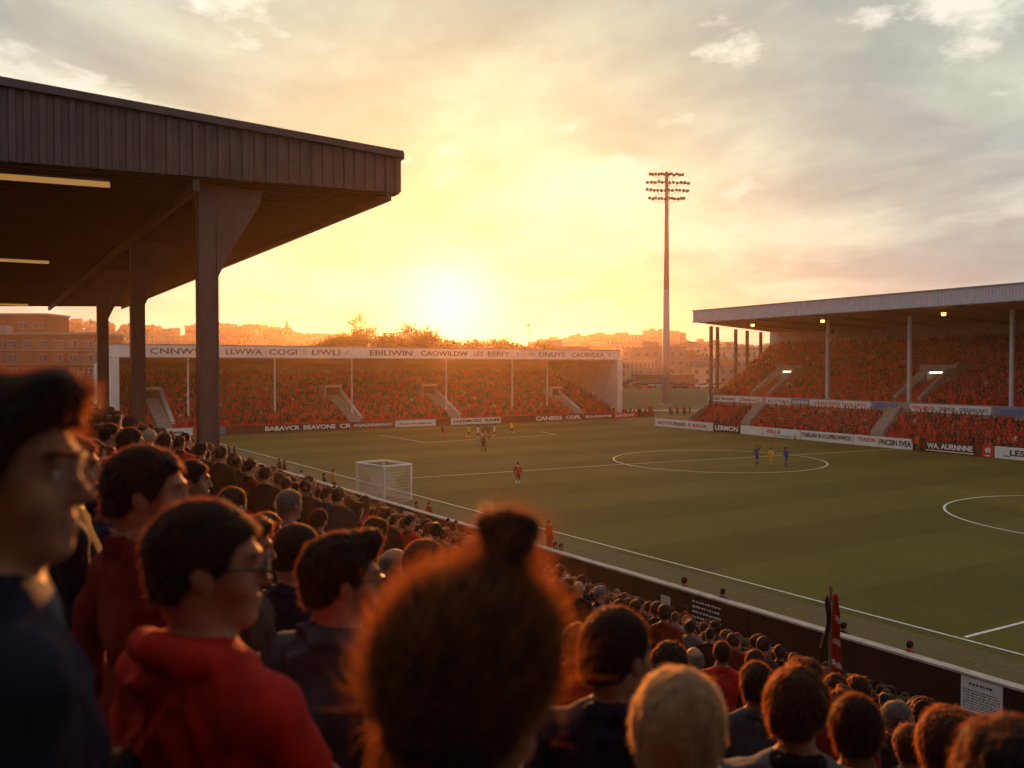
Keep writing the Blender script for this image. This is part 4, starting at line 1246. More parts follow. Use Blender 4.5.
hero(246, 530, 3.05, 78, 'side', 'auburn', 'fair', 'brown', 'man in a brown top whose sunlit face shows past the spectacled man in red', None, ('front', 'front'), n_str=2500)
hero(297, 523, 3.55, 42, 'crop', 'brown', 'fair', 'navy', 'close cropped man in a navy jacket with an orange stripe on its shoulder', 'navy', ('front', 'front'), n_str=2500, slen=.006)
hero(342, 527, 2.3, 30, 'quiff', 'black', 'fair', 'slate', 'young man with spectacles and a slate grey jacket gazing at the pitch', 'slate', ('front', 'down'), specs=True, n_str=4500, slen=.016, yaw=-0.65)
hero(474, 570, 1.13, 16, 'bun', 'brown', 'fair', 'maroon', 'woman with a loose topknot bun seen from behind very close to the camera', None, ('front', 'front'), female=True, n_str=9000, slen=.045, swid=.0006, lift=.7, wob=.9, yaw=-0.55)
hero(616, 606, 2.4, 20, 'short', 'black', 'fair', 'navy', 'man in a navy jumper beside the woman with the topknot', 'navy', ('front', 'down'), n_str=4500, slen=.016, coat=True, yaw=-0.60)
hero(679, 667, 1.75, 14, 'short', 'blond', 'fair', 'black', 'fair haired man seen from behind in front of the dark haired crowd', 'black', ('pocket', 'pocket'), n_str=6000, slen=.016, swid=.0008)
hero(797, 663, 2.75, 14, 'quiff', 'auburn', 'fair', 'grey', 'auburn haired man in a pale grey jacket with a black collar', 'black', ('front', 'down'), n_str=4500, slen=.018, yaw=-0.40)
hero(856, 694, 2.9, 8, 'short', 'black', 'tan', 'navy', 'thick haired man in a dark navy coat next to the man in pale grey', 'navy', ('down', 'front'), n_str=4500, yaw=-0.35)
hero(757, 668, 4.3, 14, 'short', 'brown', 'fair', 'slate', 'short haired man in slate between the blond man and the man in pale grey', 'slate', ('down', 'down'), n_str=2500)
hero(947, 709, 3.1, 24, 'side', 'auburn', 'fair', 'black', 'auburn haired person in black in front of the big wall notice', 'black', ('front', 'down'), n_str=4000)
hero(1012, 716, 1.7, 20, 'curly', 'black', 'dark', 'black', 'dark silhouetted head filling the lower corner beside the wall notice', 'black', ('front', 'down'), n_str=5000)
hero(192, 459, 4.7, 72, 'short', 'black', 'fair', 'navy', 'man in navy looking to the pitch just under the thickest roof column', 'navy', ('front', 'down'), n_str=2000)
M_ = 'mid'
hero(131, 427, 6.7, 50, 'short', 'black', 'fair', 'black', 'larger of two dark heads beside the middle roof column', None, ('front', 'down'), M_, 900)
hero(110, 426, 8.2, 50, 'short', 'black', 'fair', 'maroon', 'smaller of two dark heads beside the middle roof column', None, ('down', 'down'), M_, 900)
hero(92, 438, 6.0, 40, 'short', 'brown', 'fair', 'black', 'brown haired person in black standing behind the man in the navy coat', None, ('down', 'down'), M_, 900)
hero(113, 458, 4.4, 60, 'curly', 'auburn', 'fair', 'navy', 'curly auburn person behind the dark haired man in maroon', None, ('down', 'down'), M_, 1200)
hero(233, 486, 5.6, 30, 'short', 'brown', 'fair', 'black', 'brown haired spectator over the shoulder of the spectacled man in red', None, ('down', 'down'), M_, 900)
hero(266, 511, 4.8, 40, 'short', 'auburn', 'fair', 'brown', 'auburn head glowing at the edge behind the cropped man in navy', None, ('down', 'down'), M_, 1000)
hero(290, 509, 6.0, 40, 'crop', 'grey', 'fair', 'grey', 'grey cropped head just above the cropped man in navy', None, ('down', 'down'), M_, 600)
hero(319, 508, 8.6, 20, 'short', 'black', 'fair', 'black', 'small dark round head between the cropped man and the goal', None, ('down', 'down'), M_, 600)
hero(376, 517, 7.4, 40, 'curly', 'auburn', 'fair', 'maroon', 'curly head lit orange in front of the white wall notice by the goal', None, ('down', 'down'), M_, 900)
hero(416, 541, 6.8, 15, 'crop', 'black', 'tan', 'black', 'dark squarish head behind the young man with spectacles', None, ('down', 'down'), M_, 800)
hero(395, 548, 5.2, 60, 'bald', 'grey', 'fair', 'slate', 'balding grey person beside the young man with spectacles', None, ('down', 'down'), M_, 500)
hero(425, 562, 4.2, 40, 'long', 'auburn', 'fair', 'maroon', 'long haired person in maroon partly hidden by the topknot', None, ('down', 'down'), M_, 1500, female=True)
hero(578, 622, 4.9, 30, 'short', 'auburn', 'fair', 'red', 'auburn spectator in red hidden between the topknot and the man in the navy jumper', None, ('down', 'down'), M_, 900)
hero(670, 641, 5.0, 20, 'curly', 'black', 'tan', 'black', 'curly black head above the fair haired man', None, ('down', 'down'), M_, 1200)
hero(694, 655, 6.5, 25, 'bald', 'grey', 'fair', 'grey', 'bald grey crown next to the curly black head', None, ('down', 'down'), M_, 400)
hero(722, 641, 7.6, 10, 'crop', 'brown', 'fair', 'red', 'cropped brown head in a red top beyond the fair haired man', None, ('down', 'down'), M_, 700)
hero(755, 649, 8.0, 20, 'short', 'black', 'fair', 'black', 'black head in front of the man in the slate jacket', None, ('down', 'down'), M_, 700)
hero(836, 673, 6.4, 25, 'short', 'brown', 'fair', 'black', 'brown head directly under the furled flag', None, ('down', 'down'), M_, 800)
hero(858, 675, 6.8, 15, 'short', 'brown', 'tan', 'slate', 'brown head in slate just to the pitch side of the flag bearer', None, ('down', 'down'), M_, 800)
hero(842, 687, 5.6, 30, 'quiff', 'auburn', 'fair', 'maroon', 'auburn quiff glowing between the pale grey jacket and the dark coat', None, ('down', 'down'), M_, 1000)
hero(899, 701, 5.9, 100, 'crop', 'grey', 'fair', 'black', 'grey haired man turning his face along the terrace', None, ('down', 'down'), M_, 600)
hero(910, 724, 4.8, 20, 'short', 'auburn', 'fair', 'black', 'auburn head in black near the bottom between dark coats', None, ('down', 'down'), M_, 1000)
hero(925, 697, 7.2, 20, 'curly', 'black', 'fair', 'navy', 'small curly head beside the man turning his face', None, ('down', 'down'), M_, 800)
# orange stripe patch on the shoulder of the cropped man is part of his jacket
for o in list(bpy.data.objects):
    if o.get('label', '').startswith('close cropped man in a navy'):
        mb = MB()
        for k in (0, 1):
            pts = []
            for t in np.linspace(0, 1, 7):
                a = R(-52 + 20 * t)
                pts.append((-.205 - .012 * t, -.07 + .02 * k - .055 * t, 1.425 - .018 * k - .035 * t))
            for p_, q_ in zip(pts, pts[1:]): mb.bar(p_, q_, .028, .012)
        mb.build('shoulder_stripe', CLOTH['orange'], o)

# ---------------------------------------------------------------- the rest of the near terrace
cand = []
for k in range(0, TROWS):
    x0 = k * TRD
    y = -2.0 + random.random() * .5
    while y < 112:
        x = x0 + random.uniform(-.10, .16); yy = y + random.uniform(-.10, .10)
        h_ = random.uniform(.93, 1.05)
        z = terrace_z(x0)
        if random.random() < .965:
            q = np.array([x, yy, z + 1.68 * h_]); dd = (q - CP) @ FW
            if dd > 2.4:
                u, v, _ = proj(q)
                m_ = 70 + 400 / dd
                if -m_ < u < 1024 + m_ and v < 768 + 60 + 260 / dd:
                    cand.append((dd, x, yy, z, h_, u, v))
        y += random.uniform(.46, .62)
cand.sort()
keep = []
hx = np.array(people_xy)
for c in cand:
    dd, x, yy, z, h_, u, v = c
    if (np.hypot(hx[:, 0] - x, hx[:, 1] - yy) < .40).any(): continue
    if abs(x - 4.4) < .45 and min(abs(yy - q) for q in (20.2, 30.3, 39.6)) < .5: continue
    if dd < 9:
        hp = .14 * 859 / dd; b = (u - hp, u + hp, v - hp * .9, v + hp * 1.6)
        bad = False
        for (u0, u1, v0, v1, hd_) in boxes:
            if hd_ > dd - .15 and b[0] < u1 and b[1] > u0 and b[2] < v1 and b[3] > v0: bad = True; break
        if bad: continue
    if dd < 13 and v - 1.0 * 100 / dd < np.interp(u, [0, 60, 150, 212, 235, 300, 400, 450, 560, 700, 800, 900, 1024], [440, 430, 440, 470, 505, 515, 540, 565, 595, 640, 664, 696, 718]): continue
    keep.append(c)
NEAR_N = 185
print('terrace', len(keep), 'individuals reach', keep[NEAR_N][0])
protos = []
for i, (st, ar, yw, fem, seed) in enumerate((('short', ('down', 'down'), .1, False, 11), ('quiff', ('front', 'down'), -.2, False, 12), ('crop', ('fold', 'fold'), .0, False, 13), ('curly', ('pocket', 'front'), .25, False, 14),
                                 ('long', ('front', 'front'), -.1, True, 15), ('bald', ('down', 'front'), .15, False, 16), ('side', ('fold', 'fold'), -.3, False, 17), ('cap', ('pocket', 'pocket'), .1, False, 18), ('short', ('down', 'fold'), .0, False, 19))):
    row = {}
    for fine in ('mid', 'low'):
        pd = person_data(fine, seed, st, 700 if fine == 'mid' else 160, .016, .003 if fine == 'mid' else .008, arms=ar, yaw=yw, female=fem)
        row[fine] = (pd, body_mesh(pd, 'fair', 'navy'), hair_meshes(pd, 'brown'))
    protos.append((st, row))
TOPS = ['navy', 'black', 'red', 'maroon', 'slate', 'grey', 'brown', 'denim']
TW = [.25, .26, .13, .18, .07, .03, .05, .03]
HWORD = {'short': 'short {} hair', 'quiff': 'swept up {} hair', 'crop': 'cropped {} hair', 'curly': 'curly {} hair', 'long': 'long {} hair', 'bald': 'a bald crown and {} sides', 'side': 'side parted {} hair', 'cap': 'a {} peaked cap'}
for c in keep[:NEAR_N]:
    dd, x, yy, z, h_, u, v = c
    pi = random.choices(range(9), [.24, .14, .16, .10, .10, .06, .12, .06, .02])[0]
    st, row = protos[pi]
    pd, bm, hm_ = row['mid' if dd < 11 else 'low']
    o = link('person', bm); h = link('hair', hm_, o)
    o.location = (x, yy, z); o.scale = (h_,) * 3
    o.rotation_euler = (0, 0, -R(random.gauss(62, 22)))
    top = random.choices(TOPS, TW)[0]; hc = random.choices(['black', 'brown', 'auburn', 'grey', 'blond'], [.42, .36, .16, .03, .03])[0]
    sk = random.choices(['fair', 'tan', 'dark'], [.7, .22, .08])[0]
    if st == 'bald' and hc in ('auburn', 'blond'): hc = 'grey'
    for i, m in enumerate((SKIN[sk], CLOTH[top], CLOTH['denim'], M['leather'], CLOTH[random.choice((top, 'black'))])):
        o.material_slots[i].link = 'OBJECT'; o.material_slots[i].material = m
    hm2 = HAIR[hc] if st != 'cap' else (CLOTH[top], HAIR[hc][1])
    for i, m in enumerate(hm2):
        h.material_slots[i].link = 'OBJECT'; h.material_slots[i].material = m
    hw = HWORD[st].format(hc if st != 'cap' else JACKET_WORD.get(top, top))
    tag(o, 'spectator in %s with %s on the near terrace' % (JACKET_WORD.get(top, top), hw), 'person', GROUP_T)

# ---------------------------------------------------------------- crowds nobody could count
def crowd_mat(name, sheen=.25):
    m = bpy.data.materials.new(name); m.use_nodes = True
    t = m.node_tree; t.nodes.clear()
    out = N(t, 'ShaderNodeOutputMaterial'); p = N(t, 'ShaderNodeBsdfPrincipled')
    p.inputs['Roughness'].default_value = .85; p.inputs['Specular IOR Level'].default_value = .15
    a = N(t, 'ShaderNodeAttribute', attribute_name='tint')
    L(t, a.outputs['Color'], p.inputs['Base Color'])
    p.inputs['Sheen Weight'].default_value = sheen; p.inputs['Sheen Tint'].default_value = (1, .6, .35, 1)  # orange sheen tint stands in for sunlit rims on the heads
    L(t, p.outputs[0], out.inputs[0])
    return m
M['crowd'] = crowd_mat('crowd_clothing')
M['stand_crowd'] = crowd_mat('stand_crowd_clothing', 0.0)
PAL_SKIN = np.array([(.36, .17, .11), (.38, .18, .12), (.26, .12, .07), (.12, .055, .032)])
PAL_HAIR = np.array([(.012, .008, .006), (.025, .013, .008), (.05, .02, .01), (.12, .10, .09), (.16, .09, .04)])
PAL_TOP = {'terrace': (np.array([(.014, .014, .03), (.012, .01, .011), (.30, .018, .012), (.12, .013, .011), (.05, .045, .06), (.11, .09, .10), (.05, .022, .016), (.4, .33, .28)]), [.26, .26, .14, .20, .05, .03, .05, .01]),
           'red': (np.array([(.56, .013, .016), (.40, .011, .012), (.20, .008, .009), (.050, .014, .014), (.055, .018, .028), (.50, .32, .24), (.42, .07, .03), (.10, .06, .06)]), [.29, .24, .17, .17, .05, .02, .03, .03])}
def proto_tint(fine, st, ar, seed, zcut, **kw):
    pd = person_data(fine, seed, st, 0, arms=ar, wrinkle=0, **kw)
    V = np.concatenate([pd['V'], pd['hv']]); F = np.concatenate([pd['F'], pd['hf'] + len(pd['V'])])
    vg = np.zeros(len(V), int)
    for i in range(4): vg[pd['F'][:, i]] = pd['g']
    vg[len(pd['V']):] = 9
    ok = (V[F][:, :, 2].max(1) > zcut); F = F[ok]
    used = np.unique(F); mp_ = -np.ones(len(V), int); mp_[used] = np.arange(len(used))
    return V[used], mp_[F], vg[used]
def crowd(name, spots, fine, palette, zcut, kind_label, smooth=True, **kw):
    """spots: (x, y, z, scale, face angle)"""
    ps = [proto_tint(fine, st, ar, sd_, zcut, **kw) for st, ar, sd_ in (('short', ('down', 'down'), 3), ('curly', ('front', 'front'), 4), ('crop', ('fold', 'fold'), 5), ('long', ('down', 'front'), 6), ('short', ('down', 'fold'), 8))]
    r_ = np.random.default_rng(len(spots))
    VV, FF, CC = [], [], []; off = 0
    tops, tw = PAL_TOP[palette]
    for (x, y, z, sc_, an) in spots:
        V, F, g = ps[r_.choice(5, p=[.32, .2, .26, .2, .02])]
        ca, sa = math.cos(an), math.sin(an)
        Q = np.empty_like(V); Q[:, 0] = (V[:, 0] * ca - V[:, 1] * sa) * sc_ + x; Q[:, 1] = (V[:, 0] * sa + V[:, 1] * ca) * sc_ + y; Q[:, 2] = V[:, 2] * sc_ + z
        tcol = tops[r_.choice(len(tops), p=np.array(tw) / sum(tw))] * r_.uniform(.5, 1.35)
        cols = np.empty((len(V), 3)); cols[:] = tcol
        cols[g == 0] = PAL_SKIN[r_.choice(4, p=[.4, .3, .2, .1])]
        cols[g == 2] = (.05, .024, .024) if palette == 'red' else (.035, .028, .035); cols[g == 3] = (.02, .015, .012)
        cols[g == 9] = PAL_HAIR[r_.choice(5, p=[.44, .36, .14, .03, .03])] + ((.022, .008, .005) if palette == 'red' else (0, 0, 0))
        VV.append(Q); FF.append(F + off); CC.append(cols); off += len(V)
    me = np_mesh(name, np.concatenate(VV), np.concatenate(FF), M['crowd' if palette == 'terrace' else 'stand_crowd'], smooth=smooth, colors=np.concatenate(CC))
    print(name, len(spots), 'verts', off)
    o = link(name, me)
    return tag(o, kind='stuff', label=kind_label)
near_s, far_s = [], []
for c in keep[NEAR_N:]:
    dd, x, yy, z, h_, u, v = c
    (near_s if dd < 34 else far_s).append((x, yy, z, h_, -R(random.gauss(60, 25))))
both = near_s
crowd('terrace_crowd', near_s, 'low', 'terrace', .75, 'packed heads of the crowd further down the near terrace')
crowd('distant_terrace_crowd', far_s, 'tiny', 'terrace', .8, 'thinning small heads of the near terrace towards the end stand')
# end stand
es = []
holes = [(20.6, 130.5, 2.4), (47.2, 130.5, 2.8), (64.0, 130.5, 2.8), (88.4, 128.5, 2.2)]
for y, z in EROWS[1:]:
    x = EX0 + .8 + random.random() * .4
    while x < EX1 - .8:
        bad = any(abs(x - hx_) < w_ * .5 + .75 and y < hy + 1.6 and (y > hy - 2.6 or abs(x - hx_) < 1.0 or (x > hx_ and x - hx_ < w_ * .5 + .7)) for hx_, hy, w_ in holes)
        if not bad and random.random() < .93:
            es.append((x + random.uniform(-.08, .08), y - .05, z - .38, random.uniform(.93, 1.05), R(180 + random.gauss(0, 25))))
        x += random.uniform(.43, .54)
crowd('end_stand_crowd', es, 'tiny', 'red', .8, 'dense crowd in red filling the covered end stand')
ss = []
ang = srz
gaps = [11.7, 35.9, 60.5]
def in_gap(s, t):
    for g in gaps:
        if 10 <= t <= 18.8 and abs(s - g) < (2.6 if t > 15.4 else 2.2): return True
    for (a, b) in (((13.2, 9.0), (16.2, 3.0)), ((35.2, 9.0), (37.4, 2.8)), ((60.2, 9), (62.4, 2.8))):
        if 2 < t < 9.3:
            f = (9 - t) / 6.1
            if abs(s - (a[0] + (b[0] - a[0]) * f)) < 1.25: return True
    for a in (22.5, 48):       # aisles
        if t > 19 and abs(s - a - (t - 19) * .0) < .55: return True
    return False
rs = np.random.default_rng(5)
for rows_, up_ in ((LROWS, False), (UROWS, True)):
    for t, z in rows_:
        s = sl(t) + .8
        while s < 66:
            # patches of empty red seats, as in the lower tier by the corner and high up in the upper tier
            e = math.sin(s * .31 + t * .5) + math.sin(s * .17 - t * .33 + 2) + .6 * math.sin(s * .83 + t * .21)
            dens = .93 if e < .95 else .45
            if not up_ and s < 12 + t * .3: dens = .30
            if up_ and t < 18 and s < 6: dens = .8
            if rs.random() < dens and not in_gap(s, t):
                p = S2W(s + rs.uniform(-.08, .08), t - .05)
                ss.append((p[0], p[1], z - .38, rs.uniform(.93, 1.05), ang + R(180) + R(rs.normal(0, 20))))
            s += rs.uniform(.43, .54)
crowd('side_stand_crowd', ss, 'tiny', 'red', .8, 'dense crowd in red in both tiers of the side stand')

# ---------------------------------------------------------------- people round the pitch
def kit_person(u, vb=None, vt=None, skin='fair', top='red', legs='red', style='short', hc='black', psi=180, label='', group=None, arms=('down', 'down'), stride=0.1, shorts=True, seated=False, socks=None, side=None, z0=None, female=False, hscale=1.0, name='person'):
    hgt = (1.30 if seated else 1.785) * hscale
    if vb is not None: p = at_z(u, vb, 0.0); d = (p - CP) @ FW
    else:
        p, d = solve_head(u, vt, hgt, d0=20.0, side=side); p = p.copy()
    gz_ = ground_z(p[0], p[1]) if z0 is None else z0
    key = (style, arms, stride, shorts, seated, female)
    if key not in _kit:
        _kit[key] = person_data('mid' if not seated else 'mid', 40 + len(_kit), style, 0, arms=arms, stride=stride, shorts=shorts, seated=seated, female=female)
    pd = _kit[key]
    bm = body_mesh(pd, skin, top, legs, collar=socks or top, shoes='black')
    o = put(bm, hair_meshes(pd, hc), (p[0], p[1], gz_ - (.48 * hscale if seated else 0)), psi, hscale, label, group)
    return o, p, gz_
_kit = {}
GP = 'players on the pitch'
kit_person(518, 485.5, top='red', legs='red', psi=10, label='footballer in an all red kit standing alone on the open pitch', group=GP, arms=('front', 'down'), stride=.12, socks='white')
kit_person(442.5, 438.5, top='maroon', legs='red', psi=60, label='footballer in dark red by the white boards, apart from the cluster', group=GP, stride=.2, socks='red')
kit_person(468.5, 438.5, top='yellow', legs='black', psi=70, label='player in a yellow shirt at the edge of the cluster before the SAERMORS board', group=GP, stride=.2, hscale=1.0, arms=('front', 'front'))
kit_person(478, 439.5, top='white', legs='black', psi=120, label='player in white and black in the middle of the cluster', group=GP, stride=.25)
kit_person(483, 440.2, top='maroon', legs='white', psi=-60, label='player in maroon with white shorts in the middle of the cluster', group=GP, stride=.15)
kit_person(488.5, 439, top='navy', legs='maroon', psi=150, label='player in navy at the inner side of the cluster', group=GP, stride=.3, arms=('front', 'down'))
kit_person(494.5, 438, top='white', legs='red', psi=-80, label='player with white shirt, red shorts and yellow socks by the cluster', group=GP, stride=.25, socks='yellow')
kit_person(511.5, 434.5, top='yellow', legs='brown', psi=100, label='player in yellow running in front of the long maroon board', group=GP, stride=.35, socks='white', arms=('front', 'front'))
kit_person(483.5, 451.5, top='brown', legs='brown', skin='tan', psi=30, label='player in brown on the turf nearer than the cluster', group=GP, stride=.25)
kit_person(757, 464.5, top='blue', legs='blue', psi=170, label='tall player in blue with one hand raised inside the centre circle', group=GP, arms=('down', 'raise'), stride=.06)
kit_person(771, 466, top='yellow', legs='yellow', psi=175, label='player in a yellow kit between the two players in blue', group=GP, arms=('front', 'down'), stride=.2, style='curly', hscale=.95)
kit_person(786, 466.5, top='blue', legs='blue', psi=150, label='long haired player in blue at the side of the centre circle', group=GP, stride=.22, style='long', female=True)
GB = 'people beside the boards'
kit_person(914.6, 451.0, top='maroon', legs='black', shorts=False, psi=200, label='steward in maroon at the end of the white boards', group=GB, hscale=.98)
kit_person(917.8, 451.4, top='orange', legs='grey', shorts=False, psi=190, label='person in a pale orange top between the steward and the dark figure', group=GB, stride=.05)
kit_person(922.2, 451.6, top='black', legs='black', shorts=False, psi=190, label='person in black beside the black lettered board', group=GB, stride=.05, style='crop')
ST = 'people at the near wall'
def stool(p, gz_, rz):
    r_ = empty('folding_stool', (p[0], p[1], gz_), rz)
    tag(r_, 'low folding stool under a person seated behind the near wall', 'stool', 'stools behind the near wall')
    mb = MB(); mb.box(-.2, .2, -.2, .2, .30, .335); mb.build('seat', CLOTH['black'], r_)
    for a in (-1, 1):
        for b in (-1, 1):
            mb = MB(); mb.tube((a * .17, b * .17, .30), (a * .19, -b * .17, 0), .014, n=6); mb.build('leg', M['mast_grey'], r_)
def seated(u, vt, top, label, psi=60, legs='black', style='short', hc='black', skin='fair', arms=('front', 'front')):
    o, p, gz_ = kit_person(u, vt=vt, top=top, legs=legs, psi=psi, label=label, group=ST, shorts=False, seated=True, style=style, hc=hc, skin=skin, side='pitch', arms=arms)
    stool(p, gz_, o.rotation_euler.z)
def wallman(u, vt, top, label, psi=70, legs='black', style='short', hc='black', side='pitch', arms=('down', 'down'), skin='fair'):
    kit_person(u, vt=vt, top=top, legs=legs, psi=psi, label=label, group=ST, shorts=False, style=style, hc=hc, side=side, arms=arms, stride=.05, skin=skin)
wallman(229, 445, 'black', 'person in black farthest along the near wall', 80)
wallman(234.5, 446.5, 'maroon', 'person in maroon beside the farthest person along the near wall', 60)
wallman(279, 460, 'black', 'person in black of a pair at the wall beyond the goal', 40)
wallman(284.5, 461, 'maroon', 'person in maroon of a pair at the wall beyond the goal', 100)
seated(301.8, 470, 'white', 'seated person in white between the two pairs at the wall', 70)
seated(324, 473, 'maroon', 'seated person in maroon beside the yellow vest', 60)
wallman(333.5, 469, 'yellow', 'standing steward in a yellow vest at the near wall', 50)
wallman(338.8, 477, 'maroon', 'person in maroon in front of the steward in yellow', 20, side='stand')
wallman(334.5, 479, 'purple', 'person in purple in front of the steward in yellow', 40, side='stand')
seated(416.5, 501.5, 'brown', 'seated person in brown next to the goal post', 60)
seated(429, 501.5, 'red', 'seated person in red with blue trousers near the goal', 50, 'blue')
wallman(448, 507, 'maroon', 'steward in maroon standing before the wall near the goal', 40, side='stand')
wallman(456, 510.5, 'black', 'steward in black standing before the wall near the goal', 90, side='stand')
wallman(549, 519.5, 'red', 'standing person in a red tracksuit on the track', 60, 'red')
seated(555.5, 543, 'black', 'seated person in black behind the wall below the red tracksuit', 60)
seated(561.5, 547, 'slate', 'seated person in slate behind the wall below the red tracksuit', 90)
seated(684.7, 578.5, 'red', 'seated photographer in a red jacket with thick black hair behind the wall', 40, style='curly')
wallman(685.5, 604, 'red', 'steward in red and black standing in front of the wall banner', 30, side='stand', arms=('fold', 'fold'))
seated(723, 598, 'purple', 'seated person in purple behind the black wall banner', 40)
seated(844, 626, 'navy', 'seated person in navy behind the wall beside the flag', 60)
seated(910, 645.5, 'red', 'seated person in red behind the wall near the large notice', 50)
kit_person(795, 442.5, top='yellow', legs='blue', psi=200, label='ball boy in yellow and blue in front of the long white board', group='people beside the boards', hscale=.62, stride=.1)
# camera of the seated photographer
# corner between the stands
r5 = random.Random(9)
low_p = [protos[i][1]['low'] for i in (0, 2, 3, 4, 6)]
for i in range(26):
    u = r5.uniform(616, 655) if i < 17 else r5.uniform(669, 690)
    y = r5.uniform(119.5, 124.5); rr = ray(u, 400); x = rr[0] * y / rr[1]
    pd, bm, hm_ = r5.choice(low_p)
    o = link('person', bm); h = link('hair', hm_, o); o.location = (x, y, -.12); o.rotation_euler = (0, 0, R(180 + r5.gauss(0, 30)))
    top = r5.choices(['red', 'maroon', 'black', 'navy', 'slate'], [.3, .25, .2, .15, .1])[0]
    for k, m in enumerate((SKIN['fair'], CLOTH[top], CLOTH['denim'], M['leather'], CLOTH[top])):
        o.material_slots[k].link = 'OBJECT'; o.material_slots[k].material = m
    o.scale = (r5.uniform(.94, 1.04),) * 3
    tag(o, 'person in %s standing in the open corner between the two stands' % JACKET_WORD.get(top, top), 'person', 'people in the corner between the stands')

# ---------------------------------------------------------------- flag held up in the crowd
pf, df = solve_head(830, 668, 1.75, d0=11, side='stand')
print('flag at', pf, df)
fz_ = ground_z(pf[0], pf[1])
ztop = EYE - (591 - 367) / FPX * df
root = empty('supporter_flag', (pf[0], pf[1], fz_), -R(HEAD) + .4)
tag(root, 'furled red and navy flag on a thin pole raised above the crowd', 'flag')
hh = ztop - fz_
mb = MB(); mb.tube((0, 0, .9), (0, 0, hh), .018, n=8); mb.tube((0, 0, hh), (0, 0, hh + .07), .03, .02, n=8); mb.build('pole', M['pole_wood'], root)
def furl(z0, z1, x0, x1, wv, seed):
    n, m_ = 26, 30
    V = []; F = []
    for i in range(m_):
        t = i / (m_ - 1); z = z0 + (z1 - z0) * t
        for k in range(n):
            a = k / (n - 1)
            wdt = (x0 + (x1 - x0) * (1 - t)) * (1 + .08 * math.sin(7 * t + seed))
            V.append((.02 + a * wdt, wv * math.sin(a * 15 + seed + 1.6 * math.sin(t * 3)) * (.4 + .6 * a) + .03 * math.sin(t * 5 + seed), z - .05 * a * (1 + math.sin(a * 9))))
    for i in range(m_ - 1):
        for k in range(n - 1): F.append((i * n + k, i * n + k + 1, (i + 1) * n + k + 1, (i + 1) * n + k))
    return np.array(V), np.array(F)
u1 = (672 - 591) * df / FPX
V, F = furl(hh - u1, hh - .03, .07, .19, .035, .3)
zmid = hh - u1 * .48
mi = np.where(V[F].mean(1)[:, 2] > hh - .75 * u1, 0, 0)
me = np_mesh('flag_cloth', V, F, [CLOTH['red'], CLOTH['white']], np.where((np.sin(V[F].mean(1)[:, 2] * 22 + V[F].mean(1)[:, 0] * 14) > .72) & (V[F].mean(1)[:, 2] < zmid + .2) & (V[F].mean(1)[:, 0] > .05), 1, 0))
so = link('flag_cloth', me, root); sm = so.modifiers.new('thick', 'SOLIDIFY'); sm.thickness = .004
V, F = furl(hh - u1 * .62, hh - .05, .04, .12, .025, 2.1); V[:, 0] *= -1
so = link('flag_cloth', np_mesh('flag_cloth', V, F[:, ::-1], [CLOTH['navy']]), root); sm = so.modifiers.new('thick', 'SOLIDIFY'); sm.thickness = .004
so['label'] = 'dark navy fold of the flag'
# ================================================================ town and trees beyond the stands
BR = {k: mat('wall_' + k, c, .9, .2, .25) for k, c in (('brick', (.16, .06, .042)), ('pale', (.42, .36, .30)), ('cream', (.34, .27, .20)), ('grey', (.24, .22, .21)), ('rust', (.17, .075, .05)))}
RF = {k: mat('roof_' + k, c, .9, .25, .3) for k, c in (('slate', (.09, .085, .09)), ('tile', (.22, .09, .05)), ('flat', (.20, .18, .17)))}
M['pane'] = mat('window_pane', (.04, .045, .06), .15, .2, .5, spec=.6)
M['frame_white'] = mat('window_frame', (.34, .31, .29), .6, .1, 2)
r6 = random.Random(21)
def house_mesh(w_, d_, h_, kind, wall, roof, storeys, seed):
    """small far house as one mesh: walls, roof, chimney, recessed windows"""
    q = random.Random(seed)
    mb = MB()
    mb.box(-w_ / 2, w_ / 2, 0, d_, -4, h_)
    if kind == 'gable':
        rh = d_ * .32
        mb.prism([(-.35, h_ - .1), (d_ + .35, h_ - .1), (d_ / 2, h_ + rh)], 'x', -w_ / 2 - .3, w_ / 2 + .3, 1)
        for cx_ in ([-.3 * w_, .32 * w_] if w_ > 9 else [.3 * w_]): mb.box(cx_ - .5, cx_ + .5, d_ * .4, d_ * .4 + .8, h_ + rh * .3, h_ + rh + 1.0, 0)
    else:
        mb.box(-w_ / 2 - .2, w_ / 2 + .2, -.2, d_ + .2, h_ + .003, h_ + .5, 1)
        mb.box(-w_ * .2, w_ * .05, d_ * .3, d_ * .6, h_ + .503, h_ + 2.4, 0)
    n = max(2, int(w_ / 2.6))
    for s in range(storeys):
        z = .9 + s * (h_ - .6) / storeys
        for i in range(n):
            x = -w_ / 2 + w_ * (i + .5) / n
            mb.box(x - .5, x + .5, -.06, .02, z, z + 1.35, 2)
            mb.box(x - .62, x + .62, -.09, -.062, z - .15, z, 3)
    return mb.mesh('house', [BR[wall], RF[roof], M['pane'], M['frame_white']])
VAR = []
for i in range(14):
    kind = 'gable' if i < 9 else 'block'
    wall = ['brick', 'pale', 'rust', 'cream', 'brick', 'pale', 'grey', 'brick', 'cream', 'pale', 'grey', 'cream', 'pale', 'brick'][i]
    roof = ['slate', 'tile', 'slate', 'slate', 'tile', 'slate', 'tile', 'slate', 'slate', 'flat', 'flat', 'flat', 'flat', 'flat'][i]
    w_ = r6.uniform(7, 15) if kind == 'gable' else r6.uniform(14, 28); st_ = 2 if kind == 'gable' else r6.choice((3, 4, 4))
    VAR.append((kind, wall, roof, house_mesh(w_, r6.uniform(7, 10), 2.9 * st_ + .4, kind, wall, roof, st_, i)))
